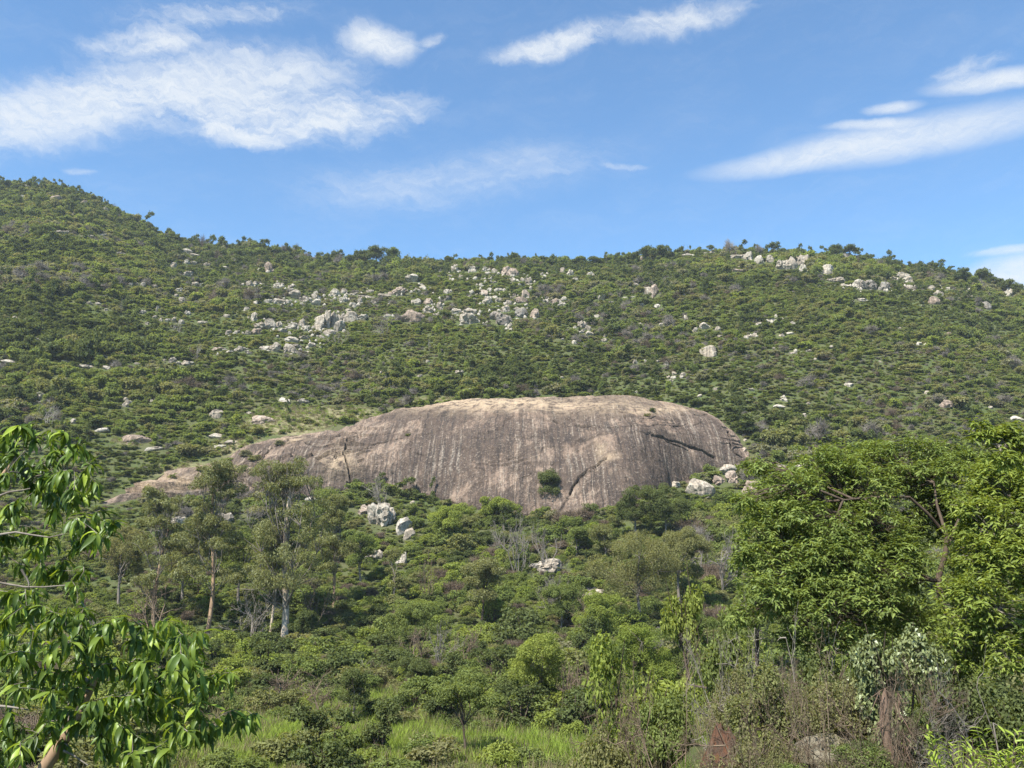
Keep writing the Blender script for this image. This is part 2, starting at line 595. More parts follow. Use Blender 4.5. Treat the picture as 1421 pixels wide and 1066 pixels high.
M['twig_white'] = bark_mat('bleached_twig', (0.36, 0.33, 0.29), (0.22, 0.195, 0.165), 2)

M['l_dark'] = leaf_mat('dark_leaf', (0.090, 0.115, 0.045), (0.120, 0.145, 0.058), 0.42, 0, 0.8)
M['l_mid'] = leaf_mat('mid_green_leaf', (0.150, 0.192, 0.062), (0.180, 0.218, 0.076), 0.48, 0, 0.8)
M['l_olive'] = leaf_mat('olive_leaf', (0.178, 0.196, 0.080), (0.215, 0.212, 0.102), 0.46, 0, 0.8)
M['l_bright'] = leaf_mat('bright_leaf', (0.200, 0.252, 0.060), (0.240, 0.280, 0.074), 0.46, 0, 0.8)
M['l_pale'] = leaf_mat('grey_green_leaf', (0.195, 0.200, 0.120), (0.220, 0.215, 0.135), 0.4, 0, 0.8)
M['l_dry'] = leaf_mat('dry_leaf', (0.26, 0.19, 0.115), (0.30, 0.205, 0.125), 0.2)
M['l_euc'] = leaf_mat('gum_leaf', (0.180, 0.192, 0.072), (0.205, 0.208, 0.085), 0.42, 0.02, 0.9)
M['l_near'] = leaf_mat('glossy_leaf', (0.090, 0.145, 0.026), (0.180, 0.245, 0.036), 0.40, 0.035, 0.7, (0.23, 0.30, 0.04), 0.42)
M['l_tree'] = leaf_mat('broad_leaf', (0.152, 0.200, 0.052), (0.152, 0.200, 0.052), 0.40, 0.02, 0.9, (0.20, 0.24, 0.065))
M['l_tree2'] = leaf_mat('yellowish_leaf', (0.172, 0.220, 0.046), (0.172, 0.220, 0.046), 0.40, 0.02, 0.9, (0.23, 0.27, 0.06))
M['l_frond'] = leaf_mat('yellow_green_frond', (0.24, 0.32, 0.045), (0.28, 0.35, 0.06), 0.38, 0.03, 0.4)
M['l_ivy'] = leaf_mat('pale_small_leaf', (0.15, 0.185, 0.065), (0.18, 0.20, 0.085), 0.25, 0.05, 0.9)
M['grass'] = leaf_mat('fresh_grass', (0.22, 0.30, 0.055), (0.27, 0.34, 0.07), 0.4)
M['grass_dry'] = leaf_mat('dry_grass', (0.20, 0.175, 0.10), (0.24, 0.205, 0.125), 0.3)

# ------------------------------------------------------------------ the ground
DRY_SPOTS = [(400, 586, 62, 22), (345, 622, 50, 13), (260, 652, 40, 9), (480, 574, 46, 10), (600, 556, 50, 5), (180, 612, 26, 8)]
GRASS_SPOTS = [(505, 1015, 74, 44), (700, 1055, 120, 30), (360, 1045, 90, 40), (560, 1040, 70, 34)]


def spot(u, v, spots):
    r = np.zeros(np.broadcast(u, v).shape)
    for a, b, w, h in spots:
        r = np.maximum(r, np.exp(-((u - a) / w) ** 2 - ((v - b) / h) ** 2))
    return r


def build_ground():
    t = np.linspace(-1, 1, 331)
    xs = np.sinh(t * 5.2) / math.sinh(5.2) * 2600
    ys = np.concatenate([np.linspace(-900, -20, 24), np.linspace(-15, 45, 61), np.linspace(46, 150, 80), np.linspace(152, 500, 175), np.linspace(505, 700, 30), np.geomspace(720, 5200, 30)])
    X, Y = np.meshgrid(xs, ys)
    Z = terrain(X, Y)
    n, mm = len(ys), len(xs)
    i = (np.arange(n - 1)[:, None] * mm + np.arange(mm - 1)[None]).ravel()
    b = MB()
    b.add(np.stack([X, Y, Z], -1), np.stack([i, i + 1, i + mm + 1, i + mm], -1))
    m, nt, out = new_mat('hill_soil')
    p = pos(nt)
    n1, n2 = noise(nt, p, 0.12, 6, 0.65), noise(nt, p, 1.3, 6, 0.7)
    c = mixc(nt, ramp01(nt, n1, 0.35, 0.65), (0.066, 0.088, 0.032), (0.088, 0.092, 0.044))
    c = mixc(nt, ramp01(nt, n2, 0.45, 0.7), c, (0.062, 0.066, 0.034))
    dry = mixc(nt, ramp01(nt, n2, 0.35, 0.65), (0.22, 0.19, 0.115), (0.125, 0.13, 0.06))
    c = mixc(nt, attr(nt, 'dry'), c, dry)
    fresh = mixc(nt, ramp01(nt, n2, 0.35, 0.65), (0.10, 0.155, 0.035), (0.07, 0.10, 0.03))
    c = mixc(nt, attr(nt, 'fresh'), c, fresh)
    d = nt.nodes.new('ShaderNodeBsdfDiffuse')
    nt.links.new(c, d.inputs[0])
    nt.links.new(bump(nt, n2, 0.7, 0.3), d.inputs['Normal'])
    nt.links.new(d.outputs[0], out.inputs[0])
    me = b.mesh('ground', m, True)
    P = np.stack([X, Y, Z], -1).reshape(-1, 3)
    u, v = project(P)
    ok = P[:, 1] > 20
    wob = fbm2(P[:, 0] / 6, P[:, 1] / 6, 4, 31)
    for nm, sp_ in (('dry', DRY_SPOTS), ('fresh', GRASS_SPOTS)):
        a = me.attributes.new(nm, 'FLOAT', 'POINT')
        a.data.foreach_set('value', (sstep(spot(u, v, sp_) + 0.25 * wob, 0.25, 0.6) * ok).astype(np.float32))
    return link('ground', me, kind='structure', label='green and brown soil of the valley and the hillside')


build_ground()

# ------------------------------------------------------------------ the granite dome
D_U = np.array([140, 160, 200, 250, 300, 340, 370, 400, 440, 470, 490, 510, 560, 600, 650, 700, 760, 820, 870, 910, 940, 970, 995, 1012, 1025, 1034, 1040], float)
D_T = np.array([700, 686, 664, 650, 640, 616, 608, 600, 598, 596, 588, 580, 569, 563, 558, 555, 554, 555, 556, 558, 562, 568, 578, 590, 604, 620, 636], float)
D_B = np.array([704, 700, 695, 690, 690, 690, 690, 690, 690, 682, 675, 672, 678, 690, 705, 715, 718, 716, 706, 690, 675, 662, 654, 648, 643, 640, 640], float)
CRACKS = [  # polyline in the photograph, width px, depth m
    ([(906, 603), (920, 607), (936, 612), (955, 619), (975, 625), (992, 633)], 1.30, 1.87),
    ([(925, 612), (940, 618), (955, 625)], 0.99, 0.88),
    ([(1011, 599), (1013, 612), (1015, 623), (1020, 629), (1030, 634)], 1.05, 1.65),
    ([(769, 580), (785, 585), (800, 587), (832, 588)], 0.81, 0.88),
    ([(832, 588), (860, 591), (905, 590), (945, 589)], 0.75, 0.33),
    ([(788, 682), (798, 668), (808, 657), (818, 647), (828, 640), (842, 634)], 1.12, 1.21),
    ([(855, 562), (868, 575), (878, 590)], 0.81, 0.39),
    ([(715, 643), (722, 641), (733, 640)], 0.75, 0.55),
    ([(714, 668), (728, 663), (738, 658)], 0.75, 0.55),
    ([(478, 622), (500, 617), (530, 611), (556, 605)], 0.87, 0.50),
    ([(424, 612), (445, 616), (470, 618)], 0.87, 0.88),
    ([(566, 604), (572, 612), (568, 628), (590, 632)], 0.75, 0.28),
    ([(895, 577), (905, 579), (912, 574)], 1.36, 0.77),
    ([(1002, 592), (1018, 596), (1026, 606)], 0.99, 0.66),
    ([(482, 600), (476, 625), (484, 650), (487, 672)], 1.74, 0.99),
    ([(300, 652), (335, 655), (352, 645)], 1.12, 0.88),
    ([(335, 640), (370, 622), (400, 606)], 0.99, 0.55),
    ([(640, 585), (660, 580), (690, 577)], 0.75, 0.22),
]


def dist_poly(u, v, pl):
    best = np.full(u.shape, 1e9)
    for (x0, y0), (x1, y1) in zip(pl[:-1], pl[1:]):
        dx, dy = x1 - x0, y1 - y0
        t = np.clip(((u - x0) * dx + (v - y0) * dy) / (dx * dx + dy * dy), 0, 1)
        best = np.minimum(best, np.hypot(u - x0 - t * dx, v - y0 - t * dy))
    return best


def build_dome():
    us = np.linspace(142, 1039.5, 1560)
    vt, vb = np.interp(us, D_U, D_T), np.interp(us, D_U, D_B)
    ker = np.ones(41) / 41
    vt = np.convolve(np.pad(vt, 20, mode='edge'), ker, 'valid')
    cu = np.linspace(142, 1039.5, 90)
    T = np.array([hit(u, v, 100, 400) for u, v in zip(cu, np.interp(cu, us, vt))])
    Bq = np.array([hit(u, v, 90, 400) for u, v in zip(cu, np.interp(cu, us, vb))])
    yt = np.interp(us, cu, T[:, 1])
    yb = np.interp(us, cu, Bq[:, 1])
    k2 = np.ones(109) / 109
    yt = np.convolve(np.pad(yt, 54, mode='edge'), k2, 'valid')
    yb = np.convolve(np.pad(yb, 54, mode='edge'), k2, 'valid')
    yt = yt - 1.5
    yb = np.minimum(yb, yt - 0.5)
    Tp = at(us, vt, yt)
    Bp = at(us, vb, yb)
    nt_ = 250
    th = np.linspace(0, 1, nt_) * math.pi / 2
    e = 0.72
    fy = e * (1 - np.cos(th)) + (1 - e) * th / (math.pi / 2)
    fz = e * np.sin(th) + (1 - e) * th / (math.pi / 2)
    P = Bp[None] * 1.0 + 0 * th[:, None, None]
    P = np.stack([Bp[None, :, 0] + (Tp - Bp)[None, :, 0] * fy[:, None], Bp[None, :, 1] + (Tp - Bp)[None, :, 1] * fy[:, None], Bp[None, :, 2] + (Tp - Bp)[None, :, 2] * fz[:, None]], -1)
    # skirt under the ground and apron running back into the hill
    low = P[:1] + np.array([0, 0.3, -5.0])
    backs = [P[-1:] + np.array([0, d, -0.02 * d * d - 0.1 * d]) for d in (0.6, 1.3, 2.2, 3.5, 5.5, 9)]
    P = np.concatenate([low, P] + backs, 0)
    rows, cols = P.shape[:2]
    N = nrm(np.cross(np.gradient(P, axis=1), np.gradient(P, axis=0)))
    disp = 0.75 * fbm3(P / 13.0, 3, 5) + 0.28 * fbm3(P / np.array([3.0, 3.0, 6.0]), 4, 11) + 0.07 * fbm3(P / np.array([0.7, 0.7, 1.6]), 3, 15)
    # broad vertical flutes and exfoliation ledges
    sx = P[..., 0] / 2.4 + 0.8 * fbm3(P / 9.0, 2, 44)
    disp += 0.16 * vn3(np.stack([sx, sx * 0 + 0.3, P[..., 2] / 30], -1), 51)
    led = fbm3(P / np.array([26.0, 26.0, 7.0]), 3, 71) * 3.2
    disp += 0.9 * (np.floor(led) - led) * sstep(P[..., 0], -24, -36) + 0.32 * (np.floor(led * 1.1) - led * 1.1) * sstep(fbm3(P / 17.0, 2, 83), -0.1, 0.3)
    pu, pv = project(P)
    # the lower right slab sits behind the diagonal crack
    side = sstep(pu - np.interp(pv, [600, 640, 657, 682, 720], [870, 830, 808, 788, 770]), -1.2, 1.2) * sstep(pv, 622, 640) * (1 - sstep(pu, 880, 930))
    disp -= 0.4 * side
    ov = sstep(np.interp(pu, [900, 906, 936, 975, 992, 1000], [600, 603, 612, 625, 633, 640]) - pv, -2, 8) * sstep(pu, 880, 915) * (1 - sstep(pu, 992, 1010))
    disp += 0.45 * ov * (1 - sstep(np.interp(pu, [906, 992], [603, 633]) - pv, 10, 40))
    wob = 1.5 * fbm3(P / 1.5, 2, 91)
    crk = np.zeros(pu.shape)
    for pl, w, dep in CRACKS:
        d = dist_poly(pu + wob, pv + wob * 0.6, pl)
        ww = w * (0.75 + 0.35 * fbm3(P / 2.3, 2, 95))
        disp -= dep * (np.clip(1.25 - d / np.maximum(ww, .3), 0, 1) ** 0.6)
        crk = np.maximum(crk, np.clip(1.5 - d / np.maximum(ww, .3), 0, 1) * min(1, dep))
    env = np.minimum(sstep(np.arange(rows), 0, 3)[:, None], 1.0)
    env = env * np.minimum(sstep(pu, 142, 165), 1 - sstep(pu, 1034, 1040))
    P = P + N * (disp * env)[..., None]
    i = (np.arange(rows - 1)[:, None] * cols + np.arange(cols - 1)[None]).ravel()
    b = MB()
    b.add(P, np.stack([i, i + 1, i + cols + 1, i + cols], -1))
    m, nt, out = new_mat('weathered_granite')
    uvn = nt.nodes.new('ShaderNodeUVMap')
    uvn.uv_map = 'flow'
    sp_ = nt.nodes.new('ShaderNodeSeparateXYZ')
    nt.links.new(uvn.outputs[0], sp_.inputs[0])
    S, Tt = sp_.outputs[0], sp_.outputs[1]            # metres along, metres down from the rim
    p = pos(nt)
    wv = mth(nt, 'MULTIPLY', mth(nt, 'SUBTRACT', noise(nt, p, 0.16, 2, 0.5), 0.5), 1.2)
    Sw = mth(nt, 'ADD', S, wv)

    def streak(ss, st, det, seed, rough=0.6):
        return noise(nt, comb(nt, mth(nt, 'MULTIPLY', Sw, ss), mth(nt, 'MULTIPLY', Tt, st), seed), 1.0, det, rough)

    big = noise(nt, p, 0.085, 5, 0.6)
    med = noise(nt, p, 0.5, 7, 0.68)
    fine = noise(nt, p, 2.2, 6, 0.7)
    mott = noise(nt, comb(nt, mth(nt, 'MULTIPLY', S, 0.75), mth(nt, 'MULTIPLY', Tt, 0.28), 3.0), 1.0, 7, 0.72)
    s1, s2, s3 = streak(0.22, 0.016, 4, 1.0), streak(0.9, 0.03, 5, 7.0, 0.7), streak(2.3, 0.05, 5, 13.0, 0.7)
    low = ramp01(nt, Tt, 5.0, 20.0)
    mus = noise(nt, comb(nt, mth(nt, 'MULTIPLY', S, 0.10), mth(nt, 'MULTIPLY', Tt, 0.075), 8.0), 1.0, 8, 0.68)
    c = mixc(nt, ramp01(nt, big, 0.36, 0.64), (0.26, 0.188, 0.142), (0.32, 0.238, 0.180))
    c = mixc(nt, mth(nt, 'MULTIPLY', ramp01(nt, med, 0.50, 0.66), 0.75), c, (0.37, 0.295, 0.225))
    # brown mottling, drawn out downhill
    c = mixc(nt, mth(nt, 'MULTIPLY', ramp01(nt, mott, 0.46, 0.56), 0.80), c, (0.128, 0.098, 0.080))
    # dark water stain: broad irregular patches, breaking into fine streaks low on the face
    cur = mth(nt, 'ADD', mth(nt, 'MULTIPLY', mus, 0.62), mth(nt, 'ADD', mth(nt, 'MULTIPLY', s2, 0.26), mth(nt, 'MULTIPLY', s1, 0.12)))
    k1 = ramp01(nt, mth(nt, 'ADD', cur, mth(nt, 'MULTIPLY', low, 0.05)), 0.478, 0.552)
    c = mixc(nt, mth(nt, 'MULTIPLY', k1, 0.80), c, (0.078, 0.060, 0.051))
    k2 = ramp01(nt, mth(nt, 'ADD', mth(nt, 'MULTIPLY', s3, 0.7), mth(nt, 'MULTIPLY', mus, 0.3)), 0.50, 0.58)
    c = mixc(nt, mth(nt, 'MULTIPLY', k2, mth(nt, 'MULTIPLY_ADD', low, 0.75, 0.04)), c, (0.055, 0.048, 0.045))
    # pale runs low on the face
    k3 = mth(nt, 'MULTIPLY', ramp01(nt, streak(1.5, 0.028, 5, 29.0, .72), 0.54, 0.61), mth(nt, 'MULTIPLY', ramp01(nt, Tt, 9, 18), ramp01(nt, big, 0.40, 0.52)))
    c = mixc(nt, mth(nt, 'MULTIPLY', mth(nt, 'MULTIPLY', k3, ramp01(nt, fine, 0.35, 0.6)), 0.6), c, (0.42, 0.36, 0.29))
    # lichen speckle
    c = mixc(nt, mth(nt, 'MULTIPLY', ramp01(nt, fine, 0.54, 0.66), 0.6), c, (0.37, 0.30, 0.235))
    c = mixc(nt, mth(nt, 'MULTIPLY', ramp01(nt, noise(nt, p, 1.4, 6, 0.75), 0.53, 0.63), 0.65), c, (0.085, 0.068, 0.06))
    # clean ochre rock where slabs broke away, and along the rim
    c = mixc(nt, mth(nt, 'MULTIPLY', attr(nt, 'fresh'), ramp01(nt, med, 0.36, 0.58)), c, (0.47, 0.36, 0.245))
    # shade inside the cracks put into the colour, darkest along each line
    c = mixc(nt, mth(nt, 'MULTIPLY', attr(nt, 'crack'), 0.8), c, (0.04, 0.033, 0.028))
    bs = nt.nodes.new('ShaderNodeBsdfDiffuse')
    bs.inputs['Roughness'].default_value = 0.7
    nt.links.new(c, bs.inputs[0])
    hh = mth(nt, 'ADD', mth(nt, 'ADD', fine, mth(nt, 'MULTIPLY', med, 2.0)), mth(nt, 'MULTIPLY', s2, 1.2))
    nt.links.new(bump(nt, hh, 0.9, 0.5), bs.inputs['Normal'])
    nt.links.new(bs.outputs[0], out.inputs[0])
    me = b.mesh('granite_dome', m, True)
    arc = np.cumsum(np.concatenate([np.zeros((1, cols)), np.linalg.norm(np.diff(P[::-1], axis=0), axis=-1)], 0), 0)[::-1]
    arc = arc - arc[-7:-6]
    uv = np.stack([P[..., 0], arc], -1).reshape(-1, 2)
    li = np.zeros(len(me.loops), np.int32)
    me.loops.foreach_get('vertex_index', li)
    lay = me.uv_layers.new(name='flow')
    lay.data.foreach_set('uv', uv[li].astype(np.float32).ravel())
    fr = np.maximum.reduce([0.75 * np.exp(-((pu - 843) / 15) ** 2 - ((pv - 634 + 0.25 * (pu - 843)) / 6) ** 2), 0.45 * np.exp(-((pu - 832) / 9) ** 2 - ((pv - 622) / 12) ** 2),
                            0.9 * np.exp(-((pu - 405) / 22) ** 2 - ((pv - 606) / 5) ** 2), 0.8 * np.exp(-((pu - 300) / 40) ** 2 - ((pv - 646) / 9) ** 2),
                            0.8 * np.exp(-((pu - 470) / 28) ** 2 - ((pv - 640) / 22) ** 2), 0.8 * np.exp(-((pu - 230) / 70) ** 2 - ((pv - 668) / 12) ** 2),
                            0.95 * np.exp(-((pu - 690) / 210) ** 2 - ((pv - 561) / 10) ** 2), 0.8 * np.exp(-((pu - 900) / 60) ** 2 - ((pv - 566) / 6) ** 2)])
    a = me.attributes.new('fresh', 'FLOAT', 'POINT')
    a.data.foreach_set('value', fr.astype(np.float32).ravel())
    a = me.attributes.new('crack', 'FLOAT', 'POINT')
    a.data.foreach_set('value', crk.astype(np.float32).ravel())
    link('granite_dome', me, label='huge bare whaleback granite dome streaked dark brown, halfway up the green hillside', cat='rock outcrop')
    return us, yb, yt, P


DOME_U, DOME_YB, DOME_YT, DOME_P = build_dome()

# ------------------------------------------------------------------ what stands where, in words
ANCHORS = [
    (40, 262, 'the rounded summit of the tall hill'), (55, 325, 'the dark round bush high on the tall hill'), (85, 322, 'the bare ledge on the tall hill'),
    (205, 330, 'the steep end of the tall hill'), (262, 368, 'the string of rocks under the saddle'), (380, 348, 'the lone tree on the saddle'),
    (520, 352, 'the broad tree clump on the skyline'), (660, 354, 'the twin tree clump on the skyline'), (800, 358, 'the small spiky tree on the skyline'),
    (910, 352, 'the big round tree on the skyline'), (1000, 355, 'the low rocks on the skyline'), (1098, 370, 'the pale cliff under the ridge'),
    (1175, 352, 'the humped knoll on the ridge'), (1255, 388, 'the broken crag on the falling ridge'), (1300, 415, 'the last crag of the falling ridge'),
    (1390, 390, 'the tree row where the ridge drops'),
    (215, 440, 'the pale rocks on the open slope'), (410, 410, 'the upper boulder band'), (460, 452, 'the long cliff band'), (385, 484, 'the pale slab below the cliff band'),
    (550, 410, 'the long tilted slab'), (570, 445, 'the reddish pointed rock'), (645, 440, 'the big cream boulder pair'), (695, 445, 'the dark cliff boulders'),
    (710, 385, 'the pinkish boulder under the skyline'), (810, 460, 'the stacked cube rocks'), (900, 408, 'the twin leaning rocks'), (985, 458, 'the white rock group on the right slope'),
    (1075, 447, 'the lone white rock pillar'), (985, 494, 'the solitary grey boulder on the right slope'), (935, 525, 'the white rock cluster above the dome'),
    (1088, 556, 'the white boulder on the lower right slope'), (1315, 563, 'the wide pale rock on the right slope'), (1250, 480, 'the rockless scrub slope'),
    (60, 500, 'the scrub under the tall hill'), (250, 505, 'the paired white rocks on the left slope'), (175, 560, 'the small white rock in thick scrub'),
    (60, 590, 'the bleached dead tree'), (180, 612, 'the pink slab in the scrub'), (395, 580, 'the grassy bare shoulder'), (330, 640, 'the low tail of the dome'),
    (480, 625, 'the notch in the dome'), (620, 555, 'the crest of the dome'), (640, 690, 'the foot of the dome'), (762, 680, 'the dark tree against the dome'),
    (860, 640, 'the ochre scar on the dome'), (945, 615, 'the dark overhang crack'), (1025, 620, 'the blunt end of the dome'),
    (970, 685, 'the white domed boulder'), (1005, 660, 'the stacked white boulders'), (905, 700, 'the dark tree thicket'),
    (535, 725, 'the big split white rock'), (215, 800, 'the thin gum tree'), (287, 770, 'the middle gum tree'), (392, 780, 'the largest gum tree'),
    (350, 850, 'the pale tangle of dead wood'), (670, 825, 'the feathery olive tree'), (720, 760, 'the leafless grey thicket'), (760, 788, 'the half buried slab'),
    (890, 800, 'the wide olive tree'), (1000, 790, 'the grey bare thicket'), (570, 865, 'the leafy dark tree'), (605, 905, 'the pale bare stems'),
    (755, 930, 'the bright creeper covered bush'), (490, 960, 'the small dark tree in the grass'), (610, 1000, 'the spreading little tree'), (520, 1030, 'the bright grass clearing'),
    (880, 930, 'the yellow green thicket'), (1080, 760, 'the reddish leaved young tree'), (1180, 780, 'the big broadleaf tree'), (1370, 820, 'the yellowish broadleaf tree'),
    (1240, 930, 'the small leaved creeper'), (1225, 1010, 'the shaggy dead trunk'), (1000, 1040, 'the red earth mound'), (1140, 1035, 'the mossy stone'), (1350, 1050, 'the bright fern-like plant'),
    (1380, 970, 'the white curling twigs'), (250, 930, 'the drooping-leaved near tree'), (400, 960, 'the browning bushes'),
]
_AN = np.array([(a[0], a[1]) for a in ANCHORS], float)
NAMED = []          # every thing that gets its label from its surroundings


def register(o, look, u, v, w):
    NAMED.append((o, look, float(u), float(v), float(w)))


def finish_labels():
    rows = []
    for o, look, u, v, w in NAMED:
        d = np.hypot(_AN[:, 0] - u, (_AN[:, 1] - v) * 1.3)
        k = int(np.argmin(d))
        du, dv = u - _AN[k, 0], v - _AN[k, 1]
        if d[k] < 9:
            rel = 'by'
        elif abs(du) > abs(dv) * 1.3:
            rel = ('just ' if abs(du) < 28 else '') + ('right of' if du > 0 else 'left of')
        else:
            rel = ('just ' if abs(dv) < 18 else '') + ('below' if dv > 0 else 'above')
        rows.append([o, look, rel + ' ' + ANCHORS[k][2], u, v, w])
    groups = {}
    for r in rows:
        groups.setdefault((r[1], r[2]), []).append(r)
    ORD = ['', 'second ', 'third ', 'fourth ', 'fifth ', 'sixth ', 'seventh ', 'eighth ', 'ninth ', 'tenth ', 'eleventh ', 'twelfth ']
    for (look, where), rs in groups.items():
        if len(rs) == 1:
            rs[0][0]['label'] = look + ' ' + where
            continue
        n = len(rs)
        rs.sort(key=lambda r: r[3])
        if n == 2:
            byw = sorted(rs, key=lambda r: r[5])
            if byw[0][5] < 0.75 * byw[1][5]:
                byw[0][0]['label'] = 'smaller ' + look + ' ' + where
                byw[1][0]['label'] = 'larger ' + look + ' ' + where
                continue
            if abs(rs[0][4] - rs[1][4]) > abs(rs[0][3] - rs[1][3]):
                byv = sorted(rs, key=lambda r: r[4])
                byv[0][0]['label'] = 'upper ' + look + ' ' + where
                byv[1][0]['label'] = 'lower ' + look + ' ' + where
                continue
            rs[0][0]['label'] = 'left ' + look + ' ' + where
            rs[1][0]['label'] = 'right ' + look + ' ' + where
            continue
        for i, r in enumerate(rs):
            if i == 0:
                r[0]['label'] = 'leftmost ' + look + ' ' + where
            elif i == n - 1:
                r[0]['label'] = 'rightmost ' + look + ' ' + where
            else:
                r[0]['label'] = (ORD[i] if i < 12 else '') + look + ' from left, ' + where


# ------------------------------------------------------------------ boulders
def ico(sub):
    import bmesh
    bm = bmesh.new()
    bmesh.ops.create_icosphere(bm, subdivisions=sub, radius=1.0)
    V = np.array([x.co for x in bm.verts])
    Fc = np.array([[q.index for q in f.verts] for f in bm.faces])
    bm.free()
    return V, Fc


ICO = {k: ico(k) for k in (2, 3, 4, 5)}


def rock_shape(seed, sub, angular=0.6, cuts=9, crag=0.0):
    r = np.random.default_rng(seed)
    V, Fc = ICO[sub]
    d = nrm(V)
    rad = np.full(len(V), 1.25)
    for _ in range(cuts):
        n = nrm(r.normal(size=3) * np.array([1, 1, .7]))
        h = r.uniform(0.50, 0.98)
        dt = d @ n
        rad = np.minimum(rad, np.where(dt > 0.05, h / np.maximum(dt, 0.05), 9))
    rad = rad * angular + (1 - angular)
    V = d * rad[:, None]
    if crag:
        # upright joints split the block into columns of uneven height
        q = V * np.array([1.9, 1.9, 0.35]) + 0.35 * fbm3(V * 1.2 + seed, 2, seed)[:, None] + seed
        cell = np.floor(q[:, :2]).astype(np.int64)
        hsh = _h(cell[:, 0], cell[:, 1], cell[:, 0] * 0, seed)
        e = np.abs(q[:, :2] - np.round(q[:, :2])).min(1)
        V = V + d * (crag * ((hsh - .5) * .7 - 0.55 * np.exp(-(e / 0.10) ** 2)))[:, None]
    V = V + d * (0.10 * fbm3(V * 1.3 + seed, 3, seed) + 0.07 * fbm3(V * 4 + seed, 3, seed + 5))[:, None]
    V /= np.abs(V).max(0)
    return V, Fc


ROCKS = {}


def rock_mesh(kind, sub, mat):
    key = (kind, sub, mat)
    if key not in ROCKS:
        V, Fc = rock_shape(100 + kind, sub, 1.0 if kind % 4 else 0.7, 13, (0.0, 0.3, 0.45)[kind % 3])
        b = MB()
        b.add(V, Fc)
        me = b.mesh('boulder_shape', M[mat], True)
        me.set_sharp_from_angle(angle=math.radians(24)) if hasattr(me, 'set_sharp_from_angle') else None
        ROCKS[key] = me
    return ROCKS[key]


def zone(ox, oy, sc, rows, tone):
    return [(ox + x / sc, oy + y / sc, w / sc, h / sc, tone if len(r) == 0 else r[0]) for x, y, w, h, *r in rows]


R1 = [(110,85,20,12),(90,128,20,12),(220,140,44,24,'p'),(300,200,14,14),(345,150,30,10,'p'),(435,180,16,20),(250,273,70,24),(350,290,60,20),(420,285,40,16),(495,362,40,14),(765,355,36,20),(800,370,40,14),(765,400,22,22),(795,405,30,16),(850,410,26,14),(710,412,22,20),(770,450,34,30),(920,428,28,20),(1105,430,30,44,'p'),(535,490,16,16),(560,490,14,12),(585,490,18,14),(635,500,20,14),(800,490,30,18),(825,495,20,22),(735,515,24,24),(725,535,18,14),(745,555,26,18),(365,567,22,20),(400,570,20,12),(432,595,22,16),(585,606,26,18),(645,595,10,24),(635,625,20,12),(660,635,14,14),(687,638,26,20),(715,640,18,26),(745,645,20,16),(770,610,18,18),(830,645,40,14),(600,650,20,14),(930,620,26,16),(395,685,16,16),(280,680,10,10),(145,715,26,10),(60,625,20,12),(1025,492,28,26),(1050,485,24,14),(1140,500,28,26),(1160,495,16,20),(1195,500,22,20),(1215,540,50,44),(1240,555,40,30),(1265,560,30,26),(1300,545,30,40),(1300,570,36,30),(1375,530,36,36),(1410,520,28,30),(1145,560,60,30),(1100,560,40,20),(1050,565,30,20),(1180,565,24,20),(1010,590,22,20),(1045,630,26,34),(1075,665,60,30),(1050,690,50,26,'p'),(1110,660,36,40),(1145,660,30,34),(1160,680,34,24),(1200,665,40,30),(1240,655,30,36),(1260,675,30,24),(1310,660,30,60),(1340,655,40,80),(1370,650,36,60),(1395,670,36,70),(1350,690,60,30),(1200,720,50,24),(1250,710,34,20),(1275,740,26,20),(935,690,24,20),(975,685,24,18),(1015,690,24,16),(900,755,70,20,'p'),(950,765,60,14),(985,760,40,24),(1025,772,18,14),(1090,750,50,22),(1130,755,40,40),(1180,760,74,44),(1210,745,40,26),(1320,705,24,14),(705,805,28,22),(765,815,60,26),(675,800,14,10),(735,815,20,14),(430,787,18,14),(135,808,26,12),(260,806,34,14),(350,825,50,14),(440,835,30,14),(30,806,50,16),(10,770,20,14),(245,875,64,18),(560,815,30,10),(160,950,34,26),(150,975,24,14),(520,985,30,30),(515,963,14,14),(620,970,16,14),(890,1028,46,40),(300,1055,24,20)]
